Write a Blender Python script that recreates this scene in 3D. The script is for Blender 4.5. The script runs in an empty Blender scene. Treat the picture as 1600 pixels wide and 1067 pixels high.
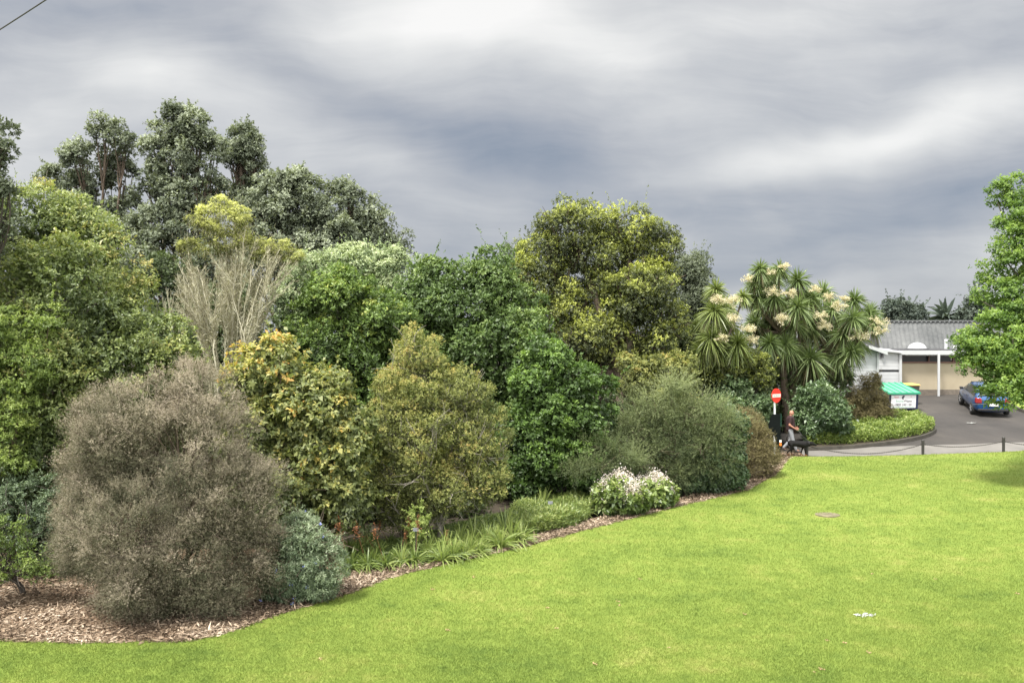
import bpy, bmesh, math, random
import numpy as np
from mathutils import Vector, Matrix
random.seed(5)
rng = np.random.default_rng(11)
R = math.radians
scene = bpy.context.scene
COL = scene.collection

# ------------------------------------------------------------------ camera
F, CX, CY = 1386.0, 800.0, 533.5
CAMZ = 4.9
HORIZ = 520.0
PITCH = math.atan((CY - HORIZ) / F)
CAM = np.array([0, 0, CAMZ])
fw = np.array([0, math.cos(PITCH), -math.sin(PITCH)])
up = np.array([0, math.sin(PITCH), math.cos(PITCH)])
cam = bpy.data.cameras.new('camera'); camo = bpy.data.objects.new('camera', cam); COL.objects.link(camo)
camo.location = (0, 0, CAMZ); camo.rotation_euler = (math.pi/2 - PITCH, 0, 0)
cam.lens = F*36/1600; cam.sensor_width = 36; cam.clip_end = 3000; cam.clip_start = .1
scene.camera = camo

def ray(px, py):
    d = fw + np.array([1., 0, 0])*(px-CX)/F + up*(CY-py)/F
    return d/d[1]
def P(px, py, y):                                   # world point seen at that pixel, y metres ahead
    return CAM + ray(px, py)*y
def smooth(t):
    t = np.clip(t, 0, 1); return t*t*(3-2*t)
def hz(x, y):                                       # height of the ground
    return (0.01*np.clip(x, -14, 25) - .15 - .037*np.clip(35.6-y, 0, 40) + np.clip((y-36.5)/13., 0, 1)*1.3*smooth((x-2)/7.)
            + .035*np.sin(.45*x+.3*y) + .03*np.sin(.23*x-.5*y+1))
def G(px, py):                                      # ground point seen at that pixel
    r = ray(px, py); a, b = 4., 250.
    for _ in range(50):
        m = (a+b)/2; q = CAM + r*m
        if q[2] > hz(q[0], q[1]): a = m
        else: b = m
    q = CAM + r*a; q[2] = float(hz(q[0], q[1])); return q

# ------------------------------------------------------------------ scene object helpers
def tag(o, label=None, cat=None, group=None, kind=None):
    if label: o['label'] = label
    if cat: o['category'] = cat
    if group: o['group'] = group
    if kind: o['kind'] = kind
    return o
def empty(name, loc=(0, 0, 0), rz=0, **k):
    o = bpy.data.objects.new(name, None); COL.objects.link(o)
    o.location = [float(v) for v in loc]; o.rotation_euler = (0, 0, rz); o.empty_display_size = .2
    return tag(o, **k)
def link(name, me, mat, parent=None, **k):
    o = bpy.data.objects.new(name, me); COL.objects.link(o)
    for m in (mat if isinstance(mat, (list, tuple)) else [mat]): me.materials.append(m)
    if parent is not None: o.parent = parent
    return tag(o, **k)
def npmesh(name, V, Fc, tone=None, shade=False):
    """V (n,3), Fc (m,k) all faces the same size, tone per vertex"""
    me = bpy.data.meshes.new(name)
    V = np.ascontiguousarray(V, dtype=np.float32); Fc = np.ascontiguousarray(Fc, dtype=np.int32)
    n, (m, k) = len(V), Fc.shape
    me.vertices.add(n); me.vertices.foreach_set('co', V.ravel())
    me.loops.add(m*k); me.loops.foreach_set('vertex_index', Fc.ravel())
    me.polygons.add(m)
    me.polygons.foreach_set('loop_start', np.arange(0, m*k, k, dtype=np.int32))
    me.polygons.foreach_set('loop_total', np.full(m, k, dtype=np.int32))
    if shade: me.polygons.foreach_set('use_smooth', np.ones(m, dtype=bool))
    if tone is not None:
        a = me.attributes.new('tone', 'FLOAT', 'POINT'); a.data.foreach_set('value', np.ascontiguousarray(tone, dtype=np.float32))
    me.update(calc_edges=True)
    return me

class MB:
    """collects boxes, prisms and tubes into one mesh"""
    def __init__(s): s.V = []; s.F = []
    def add(s, V, Fs):
        n = len(s.V); s.V += [tuple(float(c) for c in v) for v in V]; s.F += [tuple(i+n for i in f) for f in Fs]; return s
    def box(s, c, d, rz=0., M=None):
        x, y, z = d[0]/2, d[1]/2, d[2]/2
        v = [(-x,-y,-z),(x,-y,-z),(x,y,-z),(-x,y,-z),(-x,-y,z),(x,-y,z),(x,y,z),(-x,y,z)]
        ca, sa = math.cos(rz), math.sin(rz)
        v = [(c[0]+a*ca-b*sa, c[1]+a*sa+b*ca, c[2]+e) for a, b, e in v]
        return s.add(v, [(0,3,2,1),(4,5,6,7),(0,1,5,4),(1,2,6,5),(2,3,7,6),(3,0,4,7)])
    def hexa(s, v):
        return s.add(v, [(0,3,2,1),(4,5,6,7),(0,1,5,4),(1,2,6,5),(2,3,7,6),(3,0,4,7)])
    def tube(s, pts, rad, n=8, cap=True):
        V, Fs = tube_np(pts, rad, n)
        Fs = [tuple(f) for f in Fs]
        if cap:
            Fs.append(tuple(range(n))[::-1]); Fs.append(tuple(range(len(V)-n, len(V))))
        return s.add(V, Fs)
    def lathe(s, prof, c=(0,0,0), n=24):
        V = []; Fs = []
        for r, z in prof:
            for i in range(n):
                a = 2*math.pi*i/n; V.append((c[0]+r*math.cos(a), c[1]+r*math.sin(a), c[2]+z))
        for j in range(len(prof)-1):
            for i in range(n):
                k = (i+1) % n; Fs.append((j*n+i, j*n+k, (j+1)*n+k, (j+1)*n+i))
        Fs.append(tuple(range(n))[::-1]); Fs.append(tuple((len(prof)-1)*n+i for i in range(n)))
        return s.add(V, Fs)
    def prism(s, poly, y0, y1):                     # polygon in x,z extruded in y
        n = len(poly)
        V = [(x, y0, z) for x, z in poly] + [(x, y1, z) for x, z in poly]
        Fs = [tuple(range(n)), tuple(range(2*n-1, n-1, -1))] + [(i, i+n, (i+1) % n+n, (i+1) % n) for i in range(n)]
        return s.add(V, Fs)
    def build(s, name, mat, parent=None, bevel=0, smooth=False, sub=0, **k):
        me = bpy.data.meshes.new(name); me.from_pydata(s.V, [], s.F); me.update()
        bm = bmesh.new(); bm.from_mesh(me); bmesh.ops.recalc_face_normals(bm, faces=bm.faces)
        bm.to_mesh(me); bm.free()
        if smooth:
            for p in me.polygons: p.use_smooth = True
        o = link(name, me, mat, parent, **k)
        if bevel:
            b = o.modifiers.new('bevel', 'BEVEL'); b.width = bevel; b.segments = 2; b.limit_method = 'ANGLE'
        if sub:
            b = o.modifiers.new('sub', 'SUBSURF'); b.levels = b.render_levels = sub
        return o

def tube_np(pts, rad, n=6):
    pts = np.asarray(pts, float); m = len(pts)
    rad = np.broadcast_to(np.asarray(rad, float), (m,))
    t = np.gradient(pts, axis=0); t /= np.linalg.norm(t, axis=1)[:, None]+1e-9
    ref = np.where(np.abs(t[:, 2:3]) < .9, np.array([[0, 0, 1.]]), np.array([[1., 0, 0]]))
    ref[:] = ref[0]
    a = np.cross(t, ref); a /= np.linalg.norm(a, axis=1)[:, None]+1e-9
    b = np.cross(t, a)
    an = np.linspace(0, 2*math.pi, n, endpoint=False)
    V = (pts[:, None] + rad[:, None, None]*(a[:, None]*np.cos(an)[None, :, None] + b[:, None]*np.sin(an)[None, :, None])).reshape(-1, 3)
    i = np.arange(n); j = (i+1) % n
    base = (np.arange(m-1)*n)[:, None]
    Fs = np.stack([base+i, base+j, base+n+j, base+n+i], -1).reshape(-1, 4)
    return V, Fs
class Tubes:
    def __init__(s): s.V = []; s.F = []; s.n = 0
    def add(s, pts, rad, n=6):
        V, Fs = tube_np(pts, rad, n); s.V.append(V); s.F.append(Fs+s.n); s.n += len(V)
    def mesh(s, name): return npmesh(name, np.concatenate(s.V), np.concatenate(s.F), shade=True)

# ------------------------------------------------------------------ materials
def nmat(name):
    m = bpy.data.materials.new(name); m.use_nodes = True
    nt = m.node_tree; nt.nodes.clear()
    out = nt.nodes.new('ShaderNodeOutputMaterial'); b = nt.nodes.new('ShaderNodeBsdfPrincipled')
    nt.links.new(b.outputs[0], out.inputs[0]); return m, nt, b, out
def ramp(nt, stops, src):
    r = nt.nodes.new('ShaderNodeValToRGB'); e = r.color_ramp.elements
    while len(e) > 1: e.remove(e[-1])
    e[0].position, e[0].color = stops[0][0], (*stops[0][1], 1)
    for p, c in stops[1:]:
        q = e.new(p); q.color = (*c, 1)
    nt.links.new(src, r.inputs[0]); return r
def noise(nt, scale, detail=4, rough=.55, vec=None, dist=0.):
    n = nt.nodes.new('ShaderNodeTexNoise'); n.inputs['Scale'].default_value = scale
    n.inputs['Detail'].default_value = detail; n.inputs['Roughness'].default_value = rough; n.inputs['Distortion'].default_value = dist
    if vec is None:
        g = nt.nodes.new('ShaderNodeNewGeometry'); vec = g.outputs['Position']
    nt.links.new(vec, n.inputs['Vector']); return n
def math_(nt, op, a, b=None, c=None, clamp=False):
    n = nt.nodes.new('ShaderNodeMath'); n.operation = op; n.use_clamp = clamp
    for i, v in enumerate((a, b, c)):
        if v is None: continue
        if isinstance(v, (int, float)): n.inputs[i].default_value = v
        else: nt.links.new(v, n.inputs[i])
    return n.outputs[0]
def mixc(nt, f, a, b, mode='MIX'):
    n = nt.nodes.new('ShaderNodeMix'); n.data_type = 'RGBA'; n.blend_type = mode
    for i, v in ((0, f), (6, a), (7, b)):
        if isinstance(v, (int, float)): n.inputs[i].default_value = v
        elif isinstance(v, tuple): n.inputs[i].default_value = (*v, 1)
        else: nt.links.new(v, n.inputs[i])
    return n.outputs[2]
def bump(nt, b, h, strength=.4, dist=.02):
    n = nt.nodes.new('ShaderNodeBump'); n.inputs['Strength'].default_value = strength; n.inputs['Distance'].default_value = dist
    nt.links.new(h, n.inputs['Height']); nt.links.new(n.outputs[0], b.inputs['Normal'])
def basic(name, c, rough=.6, var=.15, scale=6., metal=0., spec=.5, bmp=0.):
    m, nt, b, out = nmat(name)
    n = noise(nt, scale)
    r = ramp(nt, [(.25, tuple(v*(1-var) for v in c)), (.75, tuple(min(1, v*(1+var)) for v in c))], n.outputs[0])
    nt.links.new(r.outputs[0], b.inputs['Base Color'])
    b.inputs['Roughness'].default_value = rough; b.inputs['Metallic'].default_value = metal
    b.inputs['Specular IOR Level'].default_value = spec
    if bmp: bump(nt, b, n.outputs[0], .5, bmp)
    return m
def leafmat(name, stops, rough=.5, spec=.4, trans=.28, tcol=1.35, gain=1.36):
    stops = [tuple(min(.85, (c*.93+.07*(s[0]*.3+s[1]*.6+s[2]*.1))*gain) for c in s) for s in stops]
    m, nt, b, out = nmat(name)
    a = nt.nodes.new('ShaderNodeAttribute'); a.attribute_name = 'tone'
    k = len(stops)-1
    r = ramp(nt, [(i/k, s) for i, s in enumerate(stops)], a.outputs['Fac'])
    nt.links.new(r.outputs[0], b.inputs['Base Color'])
    b.inputs['Roughness'].default_value = rough; b.inputs['Specular IOR Level'].default_value = spec
    t = nt.nodes.new('ShaderNodeBsdfTranslucent')
    tc = mixc(nt, 1., r.outputs[0], (tcol, tcol*1.05, tcol*.6), 'MULTIPLY')
    nt.links.new(tc, t.inputs[0])
    mx = nt.nodes.new('ShaderNodeMixShader'); mx.inputs[0].default_value = trans
    nt.links.new(b.outputs[0], mx.inputs[1]); nt.links.new(t.outputs[0], mx.inputs[2]); nt.links.new(mx.outputs[0], out.inputs[0])
    return m
bark = basic('bark_brown', (.10, .075, .055), .9, .4, 14, bmp=.02)
bark_grey = basic('bark_grey', (.22, .20, .17), .9, .35, 14, bmp=.02)
bark_pale = basic('bark_pale', (.42, .40, .30), .9, .25, 10, bmp=.01)
bark_dark = basic('bark_dark', (.05, .042, .035), .9, .3, 14, bmp=.02)

# ------------------------------------------------------------------ foliage
def unit(v): return v/(np.linalg.norm(v, axis=-1, keepdims=True)+1e-9)
def leaf_quads(pos, d, nrm, L, Wd, tone, fold=.18):
    d = unit(d); s = unit(np.cross(d, nrm)); n = np.cross(s, d)
    L = np.asarray(L)[:, None]; Wd = np.asarray(Wd)[:, None]
    a = pos; b = pos+d*L*.48+s*Wd*.5+n*Wd*fold; c = pos+d*L-n*L*.08; e = pos+d*L*.48-s*Wd*.5+n*Wd*fold
    V = np.stack([a, b, c, e], 1).reshape(-1, 3)
    return V, np.repeat(np.clip(tone, 0, 1), 4)
def quads_mesh(name, V, tone):
    return npmesh(name, V, np.arange(len(V)).reshape(-1, 4), tone)
def lobes_px(lst, y, depth=1.0, sub=8, smin=.55, main=.80, rel=(.26, .44)):
    """(px, py, rx_px, rz_px[, dy]) at y metres -> ellipsoids"""
    out = []
    for l in lst:
        yy = y + (l[4] if len(l) > 4 else 0)
        c = P(l[0], l[1], yy); k = yy/F
        rx, rz = l[2]*k, l[3]*k
        r = np.array([rx, min(rx, rz*1.3)*depth if rx < rz*2 else rz*1.3*depth, rz])
        if sub and rx > smin:
            out.append((c, r*main)); d = unit(rng.normal(size=(sub, 3))); d[:, 1] = np.where(rng.random(sub) < .6, -np.abs(d[:, 1]), d[:, 1]); d[:, 2] += .15; d = unit(d)
            for q in d: out.append((c+q*r*rng.uniform(.52, .74), (r**.5*r.min()**.5)*rng.uniform(*rel)*np.array([1, 1, .85])))
        else: out.append((c, r))
    return out
def clumps(lobes, n, front=.62, inner=.74, shell=(.80, 1.0)):
    area = np.array([r[0]*r[2] for c, r in lobes])**.9; area /= area.sum()
    cs, ns = [], []
    LC = np.array([c for c, r in lobes]); LR = np.array([r for c, r in lobes])
    li = rng.choice(len(lobes), size=n*4, p=area)
    d = unit(rng.normal(size=(n*4, 3)))
    flip = (d[:, 1] > 0) & (rng.random(n*4) < front); d[flip, 1] *= -1
    for k in range(n*4):
        c, r = lobes[li[k]]
        f = rng.uniform(*shell)*(rng.uniform(1.06, 1.2) if rng.random() < .10 else 1.)
        p = c + d[k]*r*f
        if p[2] < hz(p[0], p[1])+.15: continue
        dd = np.sqrt((((p-LC)/LR)**2).sum(1)); dd[li[k]] = 9
        ok = dd.min() >= inner
        if ok:
            cs.append(p); ns.append(d[k]/r)
            if len(cs) >= n: break
    return np.array(cs), unit(np.array(ns))
def foliage(lobes, nc, cr, nr, nl, L, Wd, tone=.5, tvar=.13, tip=.15, upb=.35, spread=1.15, core=.35, front=.62,
            shell=(.80, 1.0), lean=0., crv=.35, topb=0., flat=.8, C=None, rvar=.075, sprig=0., lv=.07, coreL=1.35):
    if C is None: C, N = clumps(lobes, nc, front, shell=shell)
    else: C, N = C
    nc = len(C)
    crr = cr*rng.uniform(1-crv, 1+crv, nc)
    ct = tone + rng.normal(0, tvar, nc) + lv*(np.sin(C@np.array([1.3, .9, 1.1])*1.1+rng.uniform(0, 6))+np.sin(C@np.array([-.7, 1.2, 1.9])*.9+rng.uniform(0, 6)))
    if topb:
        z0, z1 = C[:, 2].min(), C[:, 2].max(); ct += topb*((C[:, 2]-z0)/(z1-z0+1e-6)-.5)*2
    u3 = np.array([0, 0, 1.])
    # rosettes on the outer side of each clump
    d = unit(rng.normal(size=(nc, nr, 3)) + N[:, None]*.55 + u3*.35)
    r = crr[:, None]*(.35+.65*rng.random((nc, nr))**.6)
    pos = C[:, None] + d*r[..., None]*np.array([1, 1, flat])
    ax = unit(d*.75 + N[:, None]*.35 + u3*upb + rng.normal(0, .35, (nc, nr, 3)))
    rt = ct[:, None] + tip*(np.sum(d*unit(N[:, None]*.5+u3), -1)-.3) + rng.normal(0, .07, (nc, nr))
    ax = ax.reshape(-1, 3); pos = pos.reshape(-1, 3); rt = rt.ravel(); m = len(pos)
    ref = unit(rng.normal(size=(m, 3))); s = unit(np.cross(ax, ref)); t = np.cross(ax, s)
    an = (np.arange(nl)*2.4)[None, :] + rng.uniform(0, 6.28, (m, 1)); th = spread*rng.uniform(.55, 1.2, (m, nl))
    dr = ax[:, None]*np.cos(th)[..., None] + (s[:, None]*np.cos(an)[..., None]+t[:, None]*np.sin(an)[..., None])*np.sin(th)[..., None]
    dr[..., 2] -= lean
    nr_ = unit(ax[:, None]+rng.normal(0, .35, (m, nl, 3))+u3*.25)
    Ls = L*rng.uniform(.5, 1.35, (m, nl)); Ws = Wd*rng.uniform(.8, 1.2, (m, nl))
    pp = pos[:, None] + rng.normal(0, L*.18, (m, nl, 3))
    if sprig: pp += ax[:, None]*(sprig*rng.uniform(.6, 1.4, (m, 1))*rng.random((m, nl)))[..., None]
    tn = rt[:, None] + rng.normal(0, rvar, (m, nl))
    V, T = leaf_quads(pp.reshape(-1, 3), dr.reshape(-1, 3), nr_.reshape(-1, 3), Ls.ravel(), Ws.ravel(), tn.ravel())
    if core > 0:                                     # leaves deeper in the crown
        k = int(nc*nr*nl*core*.35)
        Ci, Ni = clumps(lobes, max(60, nc//2), front*.6, inner=.45, shell=(.40, .70))
        i = rng.integers(0, len(Ci), k)
        p = Ci[i] + rng.normal(0, cr*.55, (k, 3)); dd = unit(rng.normal(size=(k, 3))+Ni[i]*.4)
        V2, T2 = leaf_quads(p, dd, unit(rng.normal(size=(k, 3))+Ni[i]*.8), L*coreL*rng.uniform(.8, 1.2, k), Wd*(coreL+.4)*rng.uniform(.8, 1.2, k), tone+rng.normal(0, tvar, k))
        V = np.concatenate([V, V2]); T = np.concatenate([T, T2])
    return V, T, (C, N)

def bez(a, b, c, n):
    t = np.linspace(0, 1, n)[:, None]; return a*(1-t)**2+2*b*t*(1-t)+c*t*t
def branches(base, lobes, CN, r0, nsub=60, twigs=0, bend=.25, seg=7, stems=1, twl=.5, twr=.006, taper=.25, ext=.12):
    C = CN[0]+CN[1]*ext; T = Tubes(); base = np.asarray(base, float)
    big = sorted(lobes, key=lambda l: -l[1][0]*l[1][2])[:14]
    cents = [c for c, r in big]
    zt = min(c[2] for c in cents)
    fork = base + (np.mean(cents, 0)-base)*np.array([.35, .35, 0]); fork[2] = base[2] + max(.4, (zt-base[2])*.45)
    for s in range(stems):
        off = rng.normal(0, r0*2.2, 3)*(stems > 1); off[2] = 0
        fk = fork+off*1.5
        p = bez(base+off-np.array([0, 0, .1]), (base+off+fk)/2+rng.normal(0, .15, 3)*np.array([1, 1, 0]), fk, seg)
        T.add(p, np.linspace(r0*1.25, r0*.8, seg), 9)
        for li, c in enumerate(cents):
            if li % stems != s: continue
            q = bez(fk, fk+(c-fk)*.5+np.array([0, 0, .3])*np.linalg.norm(c-fk)*bend+rng.normal(0, .2, 3), c, 9)
            T.add(q, np.linspace(r0*.75, r0*taper, 9), 7)
    idx = rng.choice(len(C), min(nsub, len(C)), replace=False)
    cs = np.array(cents); ends = []
    for i in idx:
        c = C[i]; j = np.argmin(np.linalg.norm(cs-c, axis=1)); a = cs[j]*.8+fork*.2+rng.normal(0, .1, 3)
        q = bez(a, (a+c)/2+np.array([0, 0, -.12])*np.linalg.norm(c-a)+rng.normal(0, .12, 3), c, 6)
        T.add(q, np.linspace(r0*.28, r0*.07+.004, 6), 5)
        ends.append(c)
        for _ in range(twigs):
            t0 = q[rng.integers(2, 6)]; d = unit(rng.normal(size=3)+unit(c-a)+np.array([0, 0, .4]))
            e = t0+d*twl*rng.uniform(.5, 1.2)
            T.add(bez(t0, (t0+e)/2+rng.normal(0, .05, 3), e, 4), np.linspace(twr*1.6, twr*.6, 4), 4)
    return T

def make_plant(name, label, cat, base, lobes, lm, bm_, group=None, r0=.15, nsub=50, twigs=0, stems=1, crown='crown', trunk='trunk', br={}, shoots=40, shootlen=0, **f):
    base = np.asarray(base, float)
    V, T, CN = foliage(lobes, **f)
    if shoots:
        C_, N_ = CN; w_ = np.clip(N_[:, 2]+.5, .05, None); k_ = rng.choice(len(C_), shoots, p=w_/w_.sum()); nl_ = 26; Ls = f['L']; hs = shootlen or (f['cr']*2.6)
        d_ = unit(N_[k_]*.7+np.array([0, 0, .7])+rng.normal(0, .25, (shoots, 3))); t_ = rng.random((shoots, nl_, 1)); ln = hs*rng.uniform(.6, 1.2, (shoots, 1, 1))
        pp = C_[k_][:, None]+d_[:, None]*ln*t_+np.array([0, 0, -.15])*ln*t_*t_; dd = unit(d_[:, None]*.5+rng.normal(0, .6, (shoots, nl_, 3)))
        V3, T3 = leaf_quads(pp.reshape(-1, 3), dd.reshape(-1, 3), rng.normal(0, .4, (shoots*nl_, 3))+np.array([0, -.2, 1.]), Ls*rng.uniform(.6, 1.1, shoots*nl_), f['Wd']*rng.uniform(.7, 1.1, shoots*nl_), f.get('tone', .5)+.1+rng.normal(0, .12, shoots*nl_))
        V = np.concatenate([V, V3]); T = np.concatenate([T, T3])
    root = empty(name, base, label=label, cat=cat, group=group)
    o = link(crown, quads_mesh(crown, V-base, T), lm, root)
    tb = branches(base, lobes, CN, r0, nsub, twigs, stems=stems, **br)
    me = tb.mesh(trunk)
    me.transform(Matrix.Translation(Vector(-base)))
    link(trunk, me, bm_, root)
    return root, o, CN
def gp(px, py, y=None):
    """ground point; with y the ground under that pixel column at depth y"""
    if y is None: return G(px, py)
    q = P(px, 500, y); q[2] = float(hz(q[0], q[1])); return q
# ------------------------------------------------------------------ world, sun, exposure
EXPO = 1.15
scene.view_settings.view_transform = 'Standard'; scene.view_settings.look = 'None'
scene.view_settings.exposure = EXPO; scene.view_settings.gamma = 1
SUN_EL, SUN_AZ = R(60), R(222)        # azimuth clockwise from +Y: behind the camera, a little to its left
w = bpy.data.worlds.new('World'); scene.world = w; w.use_nodes = True
nt = w.node_tree; nt.nodes.clear()
wo = nt.nodes.new('ShaderNodeOutputWorld'); bg = nt.nodes.new('ShaderNodeBackground')
nt.links.new(bg.outputs[0], wo.inputs[0])
tc = nt.nodes.new('ShaderNodeTexCoord'); sx = nt.nodes.new('ShaderNodeSeparateXYZ'); nt.links.new(tc.outputs['Generated'], sx.inputs[0])
dx, dy, dz = sx.outputs
ay = math_(nt, 'MAXIMUM', math_(nt, 'ABSOLUTE', dy), .3)
u = math_(nt, 'DIVIDE', dx, ay); v = math_(nt, 'DIVIDE', dz, ay)
X0 = math_(nt, 'MULTIPLY_ADD', u, 13.86, 8.0); Y0 = math_(nt, 'MULTIPLY_ADD', v, -13.86, 5.20)
cb = nt.nodes.new('ShaderNodeCombineXYZ'); nt.links.new(X0, cb.inputs[0]); nt.links.new(Y0, cb.inputs[1])
wn = noise(nt, .32, 3, .5, cb.outputs[0]); sp = nt.nodes.new('ShaderNodeSeparateColor'); nt.links.new(wn.outputs['Color'], sp.inputs[0])
X = math_(nt, 'ADD', X0, math_(nt, 'MULTIPLY', math_(nt, 'SUBTRACT', sp.outputs[0], .5), 2.0))
Y = math_(nt, 'ADD', Y0, math_(nt, 'MULTIPLY', math_(nt, 'SUBTRACT', sp.outputs[1], .5), 1.1))
# banks of cloud: (x, y, along, across, tilt in degrees, brightness)
BL = [(7.35, .25, 2.0, 1.0, -15, .46), (14.6, 1.9, 1.6, .3, -12, .12), (5.2, .1, 1.6, .5, 0, .12), (9.2, 2.6, 1.6, .3, 5, -.02), (9.3, .9, 2.2, .55, 22, .20), (14.9, 1.75, 2.9, .50, -17, .27), (12.3, 2.45, 2.0, .22, -9, .10),
      (2.3, 1.2, 1.9, .55, 15, .24), (.3, 2.2, 2.6, .8, 5, .16), (4.4, 1.55, 1.0, .7, 20, .08), (12.0, .25, 2.5, .6, -12, .24),
      (5.3, 1.45, 2.3, .38, 24, -.12), (8.6, 2.5, 3.4, .62, 14, -.15), (9.3, 2.55, 1.1, .45, -12, -.02), (10.8, 1.3, 2.2, .35, -20, -.07),
      (14.0, 3.35, 2.8, .42, -14, -.17), (12.2, 3.0, 2.2, .3, -4, -.08), (.9, .4, 1.4, .5, 10, -.08), (3.0, .15, 1.3, .5, 5, -.05),
      (11.3, 4.2, 2.4, .28, -2, -.06), (15.2, 4.2, 2.0, .35, -4, .06), (6.0, 2.6, 1.6, .35, 22, .07), (6.6, 3.6, 2.0, .4, 15, -.05)]
acc = None
for (bx, by, ra, rb, th, am) in BL:
    ca, sa = math.cos(R(th)), math.sin(R(th))
    ddx = math_(nt, 'SUBTRACT', X, bx); ddy = math_(nt, 'SUBTRACT', Y, by)
    a = math_(nt, 'ADD', math_(nt, 'MULTIPLY', ddx, ca/ra), math_(nt, 'MULTIPLY', ddy, sa/ra))
    b = math_(nt, 'ADD', math_(nt, 'MULTIPLY', ddx, -sa/rb), math_(nt, 'MULTIPLY', ddy, ca/rb))
    q = math_(nt, 'ADD', math_(nt, 'MULTIPLY', a, a), math_(nt, 'MULTIPLY', b, b))
    e = math_(nt, 'MULTIPLY', math_(nt, 'EXPONENT', math_(nt, 'MULTIPLY', q, -1.)), am)
    acc = e if acc is None else math_(nt, 'ADD', acc, e)
# streaks drawn out by the wind
mp = nt.nodes.new('ShaderNodeMapping'); mp.inputs['Rotation'].default_value = (0, 0, R(14)); mp.inputs['Scale'].default_value = (.22, 1.15, 1)
cb2 = nt.nodes.new('ShaderNodeCombineXYZ'); nt.links.new(X, cb2.inputs[0]); nt.links.new(Y, cb2.inputs[1])
nt.links.new(cb2.outputs[0], mp.inputs[0])
s1 = noise(nt, .9, 8, .58, mp.outputs[0], .25)
s2 = noise(nt, .55, 4, .5, cb2.outputs[0], .3)
acc = math_(nt, 'ADD', acc, math_(nt, 'MULTIPLY', math_(nt, 'SUBTRACT', s1.outputs[0], .5), .52))
acc = math_(nt, 'ADD', acc, math_(nt, 'MULTIPLY', math_(nt, 'SUBTRACT', s2.outputs[0], .5), .22))
val = math_(nt, 'ADD', acc, .52)
cr_ = ramp(nt, [(.0, (.20, .24, .31)), (.24, (.26, .31, .39)), (.35, (.355, .39, .455)), (.48, (.48, .50, .54)), (.66, (.67, .68, .69)), (.85, (.87, .87, .855)), (1., (.98, .97, .95))], val)
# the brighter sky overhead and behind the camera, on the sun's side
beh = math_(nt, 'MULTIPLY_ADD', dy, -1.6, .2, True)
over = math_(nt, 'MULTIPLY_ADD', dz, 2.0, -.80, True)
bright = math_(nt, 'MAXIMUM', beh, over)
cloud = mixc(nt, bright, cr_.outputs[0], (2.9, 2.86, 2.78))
sky = nt.nodes.new('ShaderNodeTexSky'); sky.sky_type = 'NISHITA'; sky.sun_disc = False
sky.sun_elevation = SUN_EL; sky.sun_rotation = SUN_AZ
skys = mixc(nt, 1., sky.outputs[0], (.08, .08, .08), 'MULTIPLY')
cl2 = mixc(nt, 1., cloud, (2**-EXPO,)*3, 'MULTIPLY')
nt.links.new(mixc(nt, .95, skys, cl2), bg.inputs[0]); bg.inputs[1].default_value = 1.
sun = bpy.data.lights.new('sun', 'SUN'); sun.energy = 3.4; sun.angle = R(10); sun.color = (1, .955, .88)
so = bpy.data.objects.new('sun', sun); COL.objects.link(so)
sd = Vector((math.sin(SUN_AZ)*math.cos(SUN_EL), math.cos(SUN_AZ)*math.cos(SUN_EL), math.sin(SUN_EL)))
so.rotation_euler = sd.to_track_quat('Z', 'Y').to_euler(); so.location = (0, -20, 40)

# ------------------------------------------------------------------ ground sheets
edge_px = [(0, 1003), (120, 1006), (300, 1003), (370, 985), (430, 962), (540, 930), (600, 905), (700, 881), (830, 852), (980, 812), (1060, 791), (1170, 765), (1212, 742), (1236, 713)]
EDGE = np.array([G(*p) for p in edge_px]); EDGE = np.concatenate([[[-40, EDGE[0, 1]-.5, 0], [-14, EDGE[0, 1]-.1, 0]], EDGE])
chain_px = [(1236, 713), (1262, 713), (1442, 710), (1568, 706), (1600, 704)]
CHAIN = np.array([G(*p) for p in chain_px])
XE = EDGE[-1, 0]
def ytop(x):
    a = np.interp(x, EDGE[:, 0], EDGE[:, 1]); b = np.interp(x, CHAIN[:, 0], CHAIN[:, 1])
    return np.where(x < XE, a, b)
def sheet(name, mat, xs, f0, f1, ny, dz, **k):
    xs = np.asarray(xs); t = np.linspace(0, 1, ny)
    y0 = f0(xs)*np.ones_like(xs); y1 = f1(xs)*np.ones_like(xs)
    XX = np.repeat(xs[:, None], ny, 1); YY = y0[:, None]+(y1-y0)[:, None]*t
    ZZ = hz(XX, YY)+dz
    V = np.stack([XX, YY, ZZ], -1).reshape(-1, 3)
    i = (np.arange(len(xs)-1)*ny)[:, None]; j = np.arange(ny-1)[None]
    a = i+j; Fs = np.stack([a, a+ny, a+ny+1, a+1], -1).reshape(-1, 4)
    return link(name, npmesh(name, V, Fs, shade=True), mat, **k)

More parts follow.
